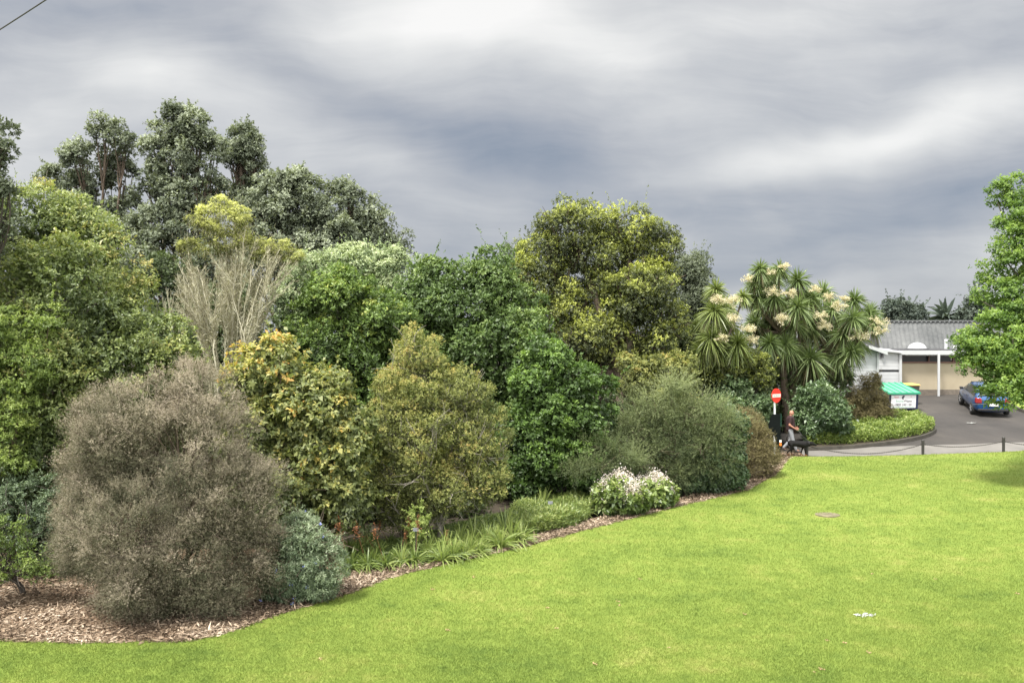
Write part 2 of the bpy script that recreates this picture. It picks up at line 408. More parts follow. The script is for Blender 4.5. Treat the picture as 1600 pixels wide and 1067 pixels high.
def grass_colour(nt):
    g = nt.nodes.new('ShaderNodeNewGeometry')
    n1 = noise(nt, .35, 4, .55, g.outputs['Position'], .6); n2 = noise(nt, 2.2, 4, .6, g.outputs['Position']); n3 = noise(nt, 14, 3, .6, g.outputs['Position'])
    t = math_(nt, 'ADD', math_(nt, 'MULTIPLY', n1.outputs[0], .45), math_(nt, 'ADD', math_(nt, 'MULTIPLY', n2.outputs[0], .4), math_(nt, 'MULTIPLY', n3.outputs[0], .15)))
    mp = nt.nodes.new('ShaderNodeMapping'); mp.inputs['Rotation'].default_value = (0, 0, R(-28)); mp.inputs['Scale'].default_value = (.10, 1.0, 1)
    nt.links.new(g.outputs['Position'], mp.inputs[0])
    n4 = noise(nt, .8, 3, .6, mp.outputs[0])
    t = math_(nt, 'ADD', t, math_(nt, 'MULTIPLY', math_(nt, 'SUBTRACT', n4.outputs[0], .5), .22))
    r = ramp(nt, [(.33, (.105, .160, .030)), (.43, (.150, .210, .040)), (.52, (.180, .240, .047)), (.60, (.218, .260, .060)), (.69, (.29, .30, .095))], t)
    return r.outputs[0], n3
m_lawn, nt, b, out = nmat('lawn_green')
c, n3 = grass_colour(nt); nt.links.new(c, b.inputs['Base Color']); b.inputs['Roughness'].default_value = .85; b.inputs['Specular IOR Level'].default_value = .15
nn = noise(nt, 40, 4, .7); bump(nt, b, nn.outputs[0], .8, .03)
m_blade, nt, b, out = nmat('grass_blade')
c, n3 = grass_colour(nt)
at = nt.nodes.new('ShaderNodeAttribute'); at.attribute_name = 'tone'
r2 = ramp(nt, [(0, (.93, .95, .9)), (.5, (1.06, 1.06, 1.06)), (1, (1.22, 1.18, 1.22))], at.outputs['Fac'])
c = mixc(nt, 1., c, r2.outputs[0], 'MULTIPLY')
nt.links.new(c, b.inputs['Base Color']); b.inputs['Roughness'].default_value = .7; b.inputs['Specular IOR Level'].default_value = .25
tr = nt.nodes.new('ShaderNodeBsdfTranslucent'); nt.links.new(c, tr.inputs[0])
mx = nt.nodes.new('ShaderNodeMixShader'); mx.inputs[0].default_value = .4
nt.links.new(b.outputs[0], mx.inputs[1]); nt.links.new(tr.outputs[0], mx.inputs[2]); nt.links.new(mx.outputs[0], out.inputs[0])

m_soil = basic('dark_soil', (.045, .035, .022), .95, .4, 5, bmp=.03)
m_mulch, nt, b, out = nmat('bark_mulch')
n1 = noise(nt, 28, 5, .7); n2 = noise(nt, 1.5, 3)
r = ramp(nt, [(.30, (.07, .042, .026)), (.5, (.20, .13, .08)), (.68, (.36, .255, .17))], n1.outputs[0]); nt.links.new(r.outputs[0], b.inputs['Base Color'])
b.inputs['Roughness'].default_value = .95; bump(nt, b, n1.outputs[0], .8, .04)
m_asph, nt, b, out = nmat('asphalt')
n1 = noise(nt, .35, 5, .6, None, .5); n2 = noise(nt, 60, 3, .7)
mp = nt.nodes.new('ShaderNodeMapping'); mp.inputs['Scale'].default_value = (.5, .06, 1); mp.inputs['Rotation'].default_value = (0, 0, R(20))
g = nt.nodes.new('ShaderNodeNewGeometry'); nt.links.new(g.outputs['Position'], mp.inputs[0]); n4 = noise(nt, 1.2, 3, .6, mp.outputs[0])
t = math_(nt, 'ADD', math_(nt, 'MULTIPLY', n1.outputs[0], .5), math_(nt, 'ADD', math_(nt, 'MULTIPLY', n2.outputs[0], .2), math_(nt, 'MULTIPLY', n4.outputs[0], .3)))
r = ramp(nt, [(.36, (.032, .030, .028)), (.48, (.048, .044, .041)), (.56, (.062, .056, .051)), (.66, (.095, .085, .075))], t); nt.links.new(r.outputs[0], b.inputs['Base Color'])
b.inputs['Roughness'].default_value = .85; b.inputs['Specular IOR Level'].default_value = .3; bump(nt, b, n2.outputs[0], .4, .01)
m_path = basic('path_concrete', (.15, .142, .13), .85, .2, 1.2, bmp=.004)
m_kerb = basic('kerb_stone', (.06, .055, .045), .9, .35, 4, bmp=.01)

# base ground out to the horizon
V = []; gx = np.concatenate([[-1500, -600, -200, -90], np.arange(-50, 60.1, 1.), [90, 200, 600, 1500]])
gy = np.concatenate([[-300, -60, -10], np.arange(0, 80.1, 1.), [100, 150, 300, 800, 2500]])
XX, YY = np.meshgrid(gx, gy, indexing='ij'); ZZ = hz(XX, YY)-.10
ny = len(gy); i = (np.arange(len(gx)-1)*ny)[:, None]; j = np.arange(ny-1)[None]; a = i+j
link('ground', npmesh('ground', np.stack([XX, YY, ZZ], -1).reshape(-1, 3), np.stack([a, a+ny, a+ny+1, a+1], -1).reshape(-1, 4), shade=True), m_soil, kind='structure')
lx = np.concatenate([np.arange(-40, XE, .3), [XE-.02], np.arange(XE+.02, 46, .3)])
sheet('lawn', m_lawn, lx, lambda x: 0*x-4, lambda x: ytop(x)+np.where(x < XE, .04+.03*np.sin(x*7)+.02*np.sin(x*17+1), 0), 70, 0, kind='structure')
mxs = np.arange(-40, XE+.8, .25)
sheet('mulch_bed', m_mulch, mxs, lambda x: np.interp(x, EDGE[:, 0], EDGE[:, 1])+.004, lambda x: np.interp(x, EDGE[:, 0], EDGE[:, 1])+np.interp(x, [-5, -2.5], [6.5, 1.2]), 20, -.025, kind='structure')
# driveway: pale footpath along the chain, asphalt behind
pxs = np.arange(XE-6, 60, .4)
ych = lambda x: np.interp(x, CHAIN[:, 0], CHAIN[:, 1])
sheet('footpath', m_path, np.arange(XE+.75, 60, .4), lambda x: ych(x)+.01, lambda x: ych(x)+1.9, 6, -.02, kind='structure')
sheet('driveway', m_asph, np.arange(XE+.6, 60, .4), lambda x: ych(x)+1.905, lambda x: 0*x+56, 50, -.03, kind='structure')
# mown grass verge on the right with its kerb
VG = [G(1572, 624), G(1580, 634), G(1600, 643), G(1640, 655)]
def vline(y):                                    # x of the verge's edge at depth y
    ys = [q[1] for q in VG][::-1]; xs = [q[0] for q in VG][::-1]
    return np.interp(y, ys, xs)
vy = np.linspace(VG[-1][1], 49.3, 30); V = []; Fs = []
for k, y in enumerate(vy):
    for t in np.linspace(0, 1, 12):
        x = vline(y)*(1-t)+60*t; V.append((x, y, hz(x, y)+.09))
for k in range(29):
    for q in range(11): a = k*12+q; Fs.append((a, a+1, a+13, a+12))
link('grass_verge', npmesh('grass_verge', np.array(V), np.array(Fs), shade=True), m_lawn, kind='structure')
def kerb_strip(name, pts, w=.13, h=.12):
    pts = np.array(pts); d = np.gradient(pts[:, :2], axis=0); d /= np.linalg.norm(d, axis=1)[:, None]; n = np.stack([-d[:, 1], d[:, 0]], 1)
    V = []; 
    for k in range(len(pts)):
        x, y = pts[k, 0], pts[k, 1]; z = float(hz(x, y))
        for o_, zz in ((-w/2, -.08), (-w/2, h), (w/2, h), (w/2, -.08)): V.append((x+n[k, 0]*o_, y+n[k, 1]*o_, z+zz))
    mb = MB(); Fs = [(k*4+a, k*4+(a+1) % 4, k*4+4+(a+1) % 4, k*4+4+a) for k in range(len(pts)-1) for a in range(4)]
    Fs += [(0, 1, 2, 3), tuple(len(V)-4+a for a in (3, 2, 1, 0))]
    mb.add(V, Fs); return mb.build(name, m_kerb, kind='structure')
kerb_strip('kerb_verge', [(vline(y)-.07, y) for y in vy])

def curve_px(pts, n=40):
    W_ = np.array([G(*p) for p in pts]); s = np.concatenate([[0], np.cumsum(np.linalg.norm(np.diff(W_[:, :2], axis=0), axis=1))])
    t = np.linspace(0, s[-1], n); x = np.interp(t, s, W_[:, 0]); y = np.interp(t, s, W_[:, 1])
    for _ in range(3): x[1:-1] = (x[:-2]+x[1:-1]*2+x[2:])/4; y[1:-1] = (y[:-2]+y[1:-1]*2+y[2:])/4
    return np.stack([x, y], 1)
bedc = curve_px([(1262, 703), (1330, 700), (1395, 693), (1440, 685), (1460, 677), (1462, 670), (1448, 662), (1420, 656), (1370, 650), (1340, 640)])
kerb_strip('kerb_bed', bedc)
cen = np.array([G(1345, 675)[0], G(1345, 675)[1]])
V = [(cen[0], cen[1], hz(*cen)+.22)]
for x, y in bedc: 
    q = cen+(np.array([x, y])-cen)*.985; V.append((q[0], q[1], hz(*q)+.10))
link('garden_bed', npmesh('garden_bed', np.array(V), np.array([(0, k, k+1) for k in range(1, len(bedc))]+[(0, len(bedc), 1)])), m_soil, kind='structure')

# ------------------------------------------------------------------ blades of grass and chips of bark
def in_view(x, y, m=.66): return np.abs(x) < m*y+.5
N = 1500000
y = 12.6+ (rng.random(N)**1.45)*26; x = rng.uniform(-.64, .66, N)*y
ok = (y < ytop(x)-.01+.04+.03*np.sin(x*7)+.02*np.sin(x*17+1)+np.abs(rng.normal(0, .03, N))) & (rng.random(N) < np.clip(17/y, 0, 1)**1.2); x, y = x[ok], y[ok]
N = len(x); h = rng.uniform(.02, .05, N); wd = .0038*y/16*rng.uniform(.7, 1.3, N)+.001
an = rng.uniform(0, 6.283, N); lean = rng.normal(0, .022, (N, 2)) + np.array([.008, -.004])
bx_, by_ = np.cos(an)*wd, np.sin(an)*wd; z = hz(x, y)
V = np.stack([np.stack([x-bx_, y-by_, z-.01], 1), np.stack([x+bx_, y+by_, z-.01], 1), np.stack([x+lean[:, 0], y+lean[:, 1], z+h], 1)], 1).reshape(-1, 3)
patch = .5+.2*np.sin(x*1.7+y*.8)*np.sin(y*2.1-x*.6)
link('lawn_grass', npmesh('lawn_grass', V, np.arange(3*N).reshape(-1, 3), np.repeat(np.clip(patch+rng.normal(0, .25, N), 0, 1), 3)), m_blade,
     label='short bright green mown grass covering the sloping lawn', cat='grass', kind='stuff')
def chips(n, xr, band, name, label, ym=.02):
    x = rng.uniform(*xr, n); y = np.interp(x, EDGE[:, 0], EDGE[:, 1])+ym+rng.random(n)**1.1*band(x)
    p = np.stack([x, y, hz(x, y)-.012+rng.random(n)*.025], 1)
    d = rng.normal(size=(n, 3)); d[:, 2] *= .25; nn_ = rng.normal(0, .45, (n, 3)); nn_[:, 2] += 1
    return leaf_quads(p, d, unit(nn_), rng.gamma(3., .026, n)+.02, rng.uniform(.010, .045, n), np.clip(rng.random(n)*.8+.25*np.sin(x*2.1+np.sin(y*3.))*np.sin(y*2.7)-.0, 0, 1), .02)
m_chip = leafmat('bark_chip', [(.07, .048, .032), (.20, .145, .095), (.36, .275, .195), (.54, .45, .35)], .9, .2, 0., gain=1.)
V1, T1 = chips(52000, (-13.5, -2.6), lambda x: np.where(x < -6.4, 5.5, 2.), '', '')
V2, T2 = chips(26000, (-3.6, XE+.5), lambda x: 1.0+0*x, '', '')
link('bark_chips', quads_mesh('bark_chips', np.concatenate([V1, V2]), np.concatenate([T1, T2])), m_chip, label='brown bark chips spread along the edge of the lawn', cat='mulch', kind='stuff')
# ------------------------------------------------------------------ trees and shrubs
M_far = leafmat('leaf_grey_green', [(.055, .068, .045), (.095, .115, .075), (.155, .178, .122), (.25, .28, .20)], .65, .25, .25)
M_left = leafmat('leaf_left', [(.040, .060, .022), (.075, .105, .034), (.135, .172, .055), (.23, .27, .08), (.29, .25, .08)], .45, .5, .3)
M_lime = leafmat('leaf_lime', [(.055, .085, .022), (.11, .16, .035), (.20, .26, .06), (.32, .37, .12)], .5, .4, .35)
M_cap = leafmat('leaf_cap', [(.09, .10, .03), (.17, .18, .05), (.32, .34, .10), (.46, .47, .18)], .6, .3, .3)
M_lichen = leafmat('twig_lichen', [(.15, .13, .085), (.30, .28, .19), (.43, .42, .30), (.56, .56, .42)], .9, .1, .15, gain=1.15)
M_orange = leafmat('leaf_orange', [(.05, .065, .025), (.10, .125, .04), (.18, .20, .065), (.30, .28, .07), (.42, .25, .06)], .5, .4, .35)
M_gloss = leafmat('leaf_gloss', [(.018, .034, .008), (.036, .064, .014), (.070, .115, .022), (.13, .20, .035), (.26, .29, .06)], .5, .45, .25)
M_glossb = leafmat('leaf_gloss_deep', [(.020, .038, .010), (.042, .074, .018), (.080, .130, .030), (.16, .22, .055)], .5, .5, .22)
M_pale = leafmat('leaf_pale', [(.07, .10, .05), (.14, .19, .09), (.26, .31, .17), (.42, .46, .30)], .6, .3, .25)
M_olive = leafmat('leaf_olive', [(.05, .058, .024), (.095, .11, .036), (.165, .185, .052), (.27, .27, .08), (.36, .27, .09)], .6, .3, .3)
M_big = leafmat('leaf_bigtree', [(.032, .042, .018), (.065, .080, .028), (.14, .16, .035), (.27, .30, .05), (.40, .42, .09)], .5, .4, .28)
M_bright = leafmat('leaf_bright', [(.020, .040, .010), (.042, .078, .016), (.080, .140, .028), (.17, .26, .05)], .5, .45, .3)
M_feather = leafmat('leaf_feather', [(.035, .050, .022), (.080, .105, .045), (.155, .185, .080), (.26, .29, .15)], .6, .3, .25)
M_brown = leafmat('leaf_brown', [(.050, .054, .030), (.105, .100, .062), (.175, .152, .108), (.31, .265, .205)], .7, .25, .12)
M_rust = leafmat('leaf_rust', [(.06, .05, .025), (.13, .11, .05), (.20, .17, .08), (.26, .24, .12)], .7, .25, .2)
M_blue = leafmat('leaf_bluegreen', [(.045, .070, .035), (.10, .14, .075), (.19, .24, .14), (.32, .37, .25)], .5, .4, .2)
M_rhodo = leafmat('leaf_rhodo', [(.018, .038, .014), (.042, .078, .028), (.09, .145, .055), (.20, .26, .14)], .45, .6, .2)
M_maple = leafmat('leaf_maple', [(.045, .085, .02), (.085, .15, .028), (.16, .24, .045), (.28, .36, .08)], .5, .4, .4)
M_distant = leafmat('leaf_distant', [(.035, .05, .04), (.065, .085, .065), (.13, .15, .12)], .6, .3, .2)
M_cord = leafmat('leaf_sword', [(.14, .12, .06), (.06, .085, .028), (.085, .125, .04), (.15, .20, .07), (.26, .31, .13)], .4, .5, .25)
M_cordy = leafmat('leaf_sword_yellow', [(.14, .12, .06), (.075, .10, .028), (.11, .145, .038), (.19, .23, .065), (.30, .32, .12)], .4, .5, .25)
M_cream = leafmat('blossom_cream', [(.28, .25, .14), (.46, .41, .28), (.64, .58, .44)], .8, .2, .2)
M_white = leafmat('blossom_white', [(.32, .26, .23), (.50, .43, .41), (.66, .60, .58)], .8, .2, .2)
M_ground = leafmat('leaf_groundcover', [(.045, .075, .015), (.11, .165, .03), (.20, .26, .05), (.42, .44, .20)], .5, .4, .3)
M_strap = leafmat('leaf_strap', [(.04, .065, .02), (.085, .13, .03), (.16, .21, .05), (.30, .33, .12)], .4, .5, .3)
M_red = leafmat('flower_rust', [(.10, .05, .025), (.20, .08, .035), (.26, .12, .05)], .7, .2, .2)
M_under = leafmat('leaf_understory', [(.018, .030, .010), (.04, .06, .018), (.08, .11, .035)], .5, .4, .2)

GB = 'tall grey-green trees on the skyline'
far = dict(lm=M_far, bm_=bark, group=GB, sprig=.25, shell=(.6, 1.05), crv=.5, shoots=90, shootlen=.9, cr=.36, L=0.1640, Wd=0.0902, tone=.45, tip=.45, tvar=.14, upb=.5, coreL=1., core=.05, front=.35, nl=6)
make_plant('tall_tree', 'leftmost tall grey-green tree on the skyline with a broad airy top', 'tree', gp(150, 0, 45),
    lobes_px([(165, 218, 27, 34), (128, 245, 24, 32), (92, 280, 22, 30), (196, 222, 17, 32), (150, 285, 34, 40, 1), (110, 320, 30, 34), (195, 290, 26, 44, 1), (185, 360, 40, 44, 1), (135, 380, 40, 50), (150, 440, 60, 50, 2)], 45, sub=6), nc=185, nr=33, r0=.15, nsub=110, twigs=2, br=dict(twl=.6, twr=.012, ext=0.), **far)
make_plant('tall_tree', 'highest tall grey-green tree of the skyline, its tip standing above all others', 'tree', gp(285, 0, 44),
    lobes_px([(278, 190, 22, 24), (308, 208, 24, 28), (250, 225, 22, 30), (332, 240, 18, 34), (285, 250, 34, 36), (238, 280, 24, 34), (320, 300, 34, 40), (275, 315, 34, 36), (240, 350, 34, 44), (300, 370, 40, 44), (255, 410, 50, 54), (215, 430, 36, 50, 1), (330, 420, 45, 50)], 44, sub=6), nc=270, nr=33, r0=.16, nsub=140, twigs=2, br=dict(twl=.6, twr=.012, ext=0.), **far)
make_plant('tall_tree', 'narrow dark-topped tall tree right of the highest skyline tree', 'tree', gp(388, 0, 47),
    lobes_px([(384, 224, 20, 20), (397, 245, 15, 20), (372, 252, 15, 20), (388, 272, 14, 16), (385, 315, 30, 32)], 47, sub=6), nc=62, nr=39, r0=.2, nsub=60, twigs=2, br=dict(twl=.6, twr=.012, ext=0.), **dict(far, tone=.3))
make_plant('tall_tree', 'rounded grey-green tree with frosted leaf tips sloping down the skyline', 'tree', gp(470, 0, 43),
    lobes_px([(455, 288, 24, 22), (425, 305, 26, 26), (490, 306, 26, 24), (400, 335, 28, 32), (450, 335, 40, 32), (512, 335, 28, 30), (480, 375, 44, 34), (535, 375, 34, 34), (425, 385, 44, 40), (400, 430, 50, 40), (500, 420, 60, 34)], 43, sub=6), nc=250, nr=36, r0=.15, nsub=120, twigs=2, br=dict(twl=.6, twr=.012, ext=0.), **dict(far, tone=.52))
make_plant('tall_tree', 'thin open-branched tree at the low right end of the skyline trees', 'tree', gp(570, 0, 44),
    lobes_px([(543, 312, 24, 18), (568, 332, 22, 18), (590, 356, 20, 16), (612, 374, 16, 12), (632, 392, 10, 10), (555, 362, 26, 20), (585, 385, 30, 18), (575, 415, 50, 26)], 44, sub=5), nc=130, nr=26, r0=.18, nsub=90, twigs=3, br=dict(twl=.6, twr=.012, ext=0.), **dict(far, cr=.5))

# left-hand mass
make_plant('broadleaf_tree', 'big leafy tree with yellow and bronze tips filling the left edge behind the brown shrub', 'tree', gp(60, 0, 24),
    lobes_px([(50, 350, 90, 62), (125, 372, 58, 55), (20, 420, 90, 90), (165, 430, 70, 70), (95, 470, 110, 90, -1), (215, 500, 60, 62), (50, 580, 110, 120, -1.5), (190, 580, 90, 90, -.8), (262, 560, 50, 70),
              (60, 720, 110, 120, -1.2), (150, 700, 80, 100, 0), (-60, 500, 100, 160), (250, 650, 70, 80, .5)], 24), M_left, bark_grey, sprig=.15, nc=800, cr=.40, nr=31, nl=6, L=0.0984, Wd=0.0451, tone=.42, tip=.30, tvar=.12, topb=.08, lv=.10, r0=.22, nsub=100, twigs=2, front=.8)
make_plant('lime_tree', 'lime-green small tree in front of the big leafy tree at the left edge', 'tree', gp(20, 0, 21.5),
    lobes_px([(10, 510, 60, 45), (60, 520, 50, 40), (-30, 560, 70, 70), (40, 575, 60, 45), (20, 640, 60, 50), (0, 710, 60, 60)], 21.5), M_lime, bark, nc=190, cr=.33, nr=31, nl=6, L=0.0820, Wd=0.0287, tone=.45, tip=.3, tvar=.12, r0=.09, nsub=40, twigs=2, flat=.5)
make_plant('overhanging_tree', 'dark large-leaved branches reaching in at the top of the left edge', 'tree', gp(-110, 0, 21),
    lobes_px([(-55, 250, 62, 50), (8, 190, 20, 20), (5, 232, 14, 26), (-20, 330, 45, 50), (22, 300, 12, 14), (-90, 400, 80, 120), (10, 345, 22, 22)], 21), M_far, bark_dark, nc=150, cr=.24, nr=20, nl=5, L=0.0984, Wd=0.0533, tone=.15, tip=.1, r0=.13, nsub=90, twigs=3, core=.1, front=.4)

# lichen-covered multi-stemmed tree
base = gp(352, 0, 27.5)
caps = lobes_px([(345, 322, 26, 20), (362, 338, 28, 22), (324, 345, 22, 22), (383, 355, 26, 20), (342, 360, 30, 20), (292, 384, 17, 16), (312, 392, 16, 14), (436, 388, 24, 15), (412, 398, 24, 16), (355, 382, 34, 20), (458, 398, 15, 15), (395, 385, 22, 18)], 27.5, .9, sub=6, smin=.3)
V, T, CN = foliage(caps, nc=150, cr=.20, nr=33, nl=7, L=0.0533, Wd=0.0164, tone=.45, tip=.6, tvar=.16, topb=.25, core=.2, upb=.8, shell=(.5, 1.05))
lt = empty('lichen_tree', base, label='fan of pale lichen-covered bare stems with yellow-green tufts on top', cat='tree')
link('crown', quads_mesh('crown', V-base, T), M_cap, lt)
tb = Tubes(); tw = []
def stem(c, r0, n_, dens, M=1.):
    tb.add(c, np.linspace(r0, r0*.35, len(c)), 5); m_ = len(c)-1
    ti = rng.random(n_); pp = np.stack([np.interp(ti*m_, np.arange(m_+1), c[:, j]) for j in range(3)], 1)
    dd = unit(unit(c[-1]-c[0])*1.0+rng.normal(0, .5, (n_, 3)))
    tw.append((pp+dd*.04, dd, (.05+.16*rng.random(n_))*M, .010+.007*rng.random(n_), .58+rng.normal(0, .2, n_)-.3*ti))
for k in range(42):
    a = rng.uniform(-1, 1); a = a*abs(a)**.15; tx = 362+a*96; ty = rng.uniform(350, 425)+abs(a)*35
    q0 = P(355+a*26+rng.normal(0, 4), 640, 27.5+rng.normal(0, .5)); q2 = P(tx+rng.normal(0, 9), ty, 27.5+rng.normal(0, .9))
    q1 = (q0*.5+q2*.5)+np.array([-a*.5, 0, .2])+rng.normal(0, .16, 3)
    c = bez(q0, q1, q2, 14); c[1:-1] += rng.normal(0, .035, (12, 3)); r_ = rng.uniform(.015, .032); stem(c, r_, 300, 1)
    for _ in range(4):                                # forks
        i0 = rng.integers(5, 11); L_ = rng.uniform(.6, 1.5); e = c[i0]+unit(np.array([a*.4+rng.normal(0, .35), rng.normal(0, .3), 1.]))*L_
        stem(bez(c[i0], (c[i0]+e)/2+rng.normal(0, .07, 3), e, 8), r_*.55, 120, 1)
for a in np.linspace(-1, 1, 9):
    q0 = base+np.array([a*.3, 0, -.1]); q1 = P(355+a*26, 640, 27.5); tb.add(bez(q0, (q0+q1)/2+rng.normal(0, .1, 3), q1, 7), np.linspace(.07, .03, 7), 7)
# brownish twig haze under the tufts
cp = CN[0]; k_ = rng.integers(0, len(cp), 3500); pp = cp[k_]+rng.normal(0, .22, (3500, 3))-np.array([0, 0, .35])*rng.random((3500, 1))
tw.append((pp, unit(rng.normal(0, .5, (3500, 3))+np.array([0, 0, 1.])), .08+.14*rng.random(3500), .008+0*rng.random(3500), .28+rng.normal(0, .15, 3500)))
pp, dd, ll, ww, tt = [np.concatenate(z_) for z_ in zip(*tw)]
V, T = leaf_quads(pp, dd, rng.normal(size=dd.shape), ll, ww, tt)
me = tb.mesh('trunk'); me.transform(Matrix.Translation(Vector(-base))); link('trunk', me, bark_pale, lt)
link('twigs', quads_mesh('twigs', V-base, T), M_lichen, lt)
# bare twiggy shrub left of it
base = gp(268, 0, 26); wt = empty('twiggy_shrub', base, label='low pale bare-twigged shrub at the left foot of the fan-shaped lichen tree', cat='shrub')
tb = Tubes(); tw = []
for k in range(30):
    q0 = P(268+rng.normal(0, 10), 600, 26+rng.normal(0, .2)); q2 = P(262+rng.normal(0, 20), rng.uniform(450, 530), 26+rng.normal(0, .3)); c = bez(q0, (q0+q2)/2+rng.normal(0, .15, 3), q2, 10)
    tb.add(c, np.linspace(.014, .004, 10), 4); n_ = 130; ti = rng.random(n_); p_ = np.stack([np.interp(ti*9, np.arange(10), c[:, j]) for j in range(3)], 1)
    tw.append((p_, unit(unit(q2-q0)*1.3+rng.normal(0, .5, (n_, 3))), .05+.1*rng.random(n_), .008+0*ti, .45+rng.normal(0, .2, n_)))
tb.add(bez(base-np.array([0, 0, .1]), base+np.array([.1, 0, 1.5]), P(268, 605, 26), 6), np.linspace(.06, .03, 6), 6)
pp, dd, ll, ww, tt = [np.concatenate(z_) for z_ in zip(*tw)]
V, T = leaf_quads(pp, dd, rng.normal(size=dd.shape), ll, ww, tt)
me = tb.mesh('stems'); me.transform(Matrix.Translation(Vector(-base))); link('stems', me, bark_pale, wt); link('twigs', quads_mesh('twigs', V-base, T), M_lichen, wt)

make_plant('orange_tipped_tree', 'yellow-green large-leaved tree with orange tips right of the brown shrub', 'tree', gp(470, 0, 22),
    lobes_px([(430, 575, 48, 50), (400, 590, 40, 55), (490, 640, 70, 66), (520, 600, 16, 26), (410, 680, 62, 80), (520, 720, 62, 85), (440, 780, 80, 70), (540, 690, 45, 60), (540, 790, 40, 50)], 22), M_orange, bark,
    nc=420, cr=.32, nr=16, nl=6, L=0.1230, Wd=0.0697, tone=.32, tip=.17, tvar=.11, topb=.24, r0=.1, nsub=60, twigs=1, lean=.45, rvar=.13)
make_plant('glossy_tree', 'dark glossy-leaved tree behind the orange-tipped tree', 'tree', gp(560, 0, 28),
    lobes_px([(530, 470, 62, 52), (590, 510, 60, 55), (520, 550, 60, 60), (600, 590, 70, 70), (540, 650, 70, 70), (480, 520, 25, 50)], 28), M_gloss, bark_dark, nc=330, cr=.42, nr=28, nl=6, L=0.1148, Wd=0.0492, tone=.42, tip=.25, tvar=.12, topb=.10, r0=.18, nsub=30)
make_plant('pale_tree', 'pale silvery-green tree peeping over the dark glossy tree', 'tree', gp(545, 0, 33),
    lobes_px([(485, 430, 40, 34), (550, 420, 46, 36), (610, 425, 42, 40), (520, 470, 70, 45), (600, 470, 60, 45), (460, 480, 25, 50)], 33), M_pale, bark_grey, nc=300, cr=.40, nr=31, nl=6, L=0.0820, Wd=0.0410, tone=.42, tip=.55, tvar=.10, topb=.15, r0=.16, nsub=40)
make_plant('glossy_tree', 'wide dark glossy-leaved tree filling the middle behind the olive conical shrub', 'tree', gp(740, 0, 30),
    lobes_px([(680, 440, 36, 30), (668, 425, 14, 16), (760, 440, 45, 30), (775, 412, 18, 22), (730, 425, 16, 16), (720, 480, 90, 55), (800, 490, 50, 52), (640, 480, 36, 48), (760, 560, 95, 70), (660, 560, 70, 60), (800, 620, 60, 70), (720, 650, 80, 70), (800, 740, 45, 75, -1.5), (830, 560, 50, 60, -1), (850, 700, 60, 80, -.6), (780, 680, 50, 60, -1)], 30),
    M_glossb, bark_dark, nc=720, cr=.44, nr=28, nl=6, L=0.1230, Wd=0.0574, tone=.45, tip=.25, tvar=.13, topb=.12, r0=.25, nsub=40)
make_plant('olive_shrub', 'tall yellowish olive conical shrub with bare grey twigs at its foot', 'shrub', gp(680, 0, 23.6),
    lobes_px([(655, 555, 38, 44), (650, 610, 72, 52), (720, 612, 44, 44), (610, 660, 54, 50), (680, 670, 90, 65), (730, 690, 55, 70), (630, 740, 72, 60), (700, 765, 75, 48), (765, 690, 26, 60), (750, 740, 46, 50), (590, 720, 40, 60), (640, 800, 60, 36)], 23.4),
    M_olive, bark_grey, sprig=.08, nc=640, cr=.24, nr=33, nl=7, L=0.0451, Wd=0.0213, tone=.42, tip=.38, tvar=.10, topb=.12, r0=.09, nsub=150, twigs=5, stems=3, core=.5, br=dict(twl=.5, twr=.006))
make_plant('broad_domed_tree', 'large domed tree with bright yellow-green tips, tallest in the middle', 'tree', gp(940, 0, 37),
    lobes_px([(890, 365, 58, 44), (985, 362, 52, 42), (850, 400, 42, 42), (1025, 405, 36, 46), (935, 400, 60, 45), (845, 445, 46, 50), (880, 490, 55, 45), (960, 450, 55, 40), (1005, 462, 55, 50, -1.5), (1030, 510, 42, 50, -1.5), (930, 530, 60, 45, -1), (975, 570, 70, 45), (900, 570, 50, 45), (1020, 590, 50, 40)], 37),
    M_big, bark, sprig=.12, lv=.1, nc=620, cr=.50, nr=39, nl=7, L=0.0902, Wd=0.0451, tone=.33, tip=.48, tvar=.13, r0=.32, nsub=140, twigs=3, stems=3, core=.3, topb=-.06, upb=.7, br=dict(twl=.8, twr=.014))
make_plant('dark_tree', 'dusky narrow tree standing against the right shoulder of the domed tree', 'tree', gp(1080, 0, 40),
    lobes_px([(1078, 425, 26, 34), (1092, 455, 20, 40), (1072, 490, 32, 50), (1085, 540, 40, 40)], 40), M_far, bark_dark, nc=110, cr=.5, nr=39, nl=6, L=0.1066, Wd=0.0492, tone=.33, tip=.25, r0=.18, nsub=40, core=.3)
make_plant('dark_tree', 'dusky treetop showing at the left shoulder of the domed tree', 'tree', gp(812, 0, 42),
    lobes_px([(806, 398, 14, 15), (815, 430, 30, 30), (820, 490, 40, 50)], 42), M_far, bark_dark, nc=60, cr=.45, nr=36, nl=6, L=0.1066, Wd=0.0492, tone=.28, tip=.2, r0=.15, nsub=20)
make_plant('bright_bush', 'bright glossy mid-green bush left of the feathery shrub', 'bush', gp(880, 0, 27.5),
    lobes_px([(862, 565, 34, 30), (835, 600, 36, 36), (900, 600, 38, 34), (935, 625, 24, 40), (860, 640, 50, 46), (905, 665, 46, 46), (825, 665, 34, 40), (850, 710, 56, 50), (905, 725, 50, 50), (820, 750, 34, 40), (838, 552, 16, 20)], 27.5), M_bright, bark_dark,
    lv=.12, shell=(.7, 1.05), nc=300, cr=.32, nr=26, nl=6, L=0.1066, Wd=0.0615, tone=.40, tip=.35, tvar=.13, topb=.18, r0=.1, nsub=30)
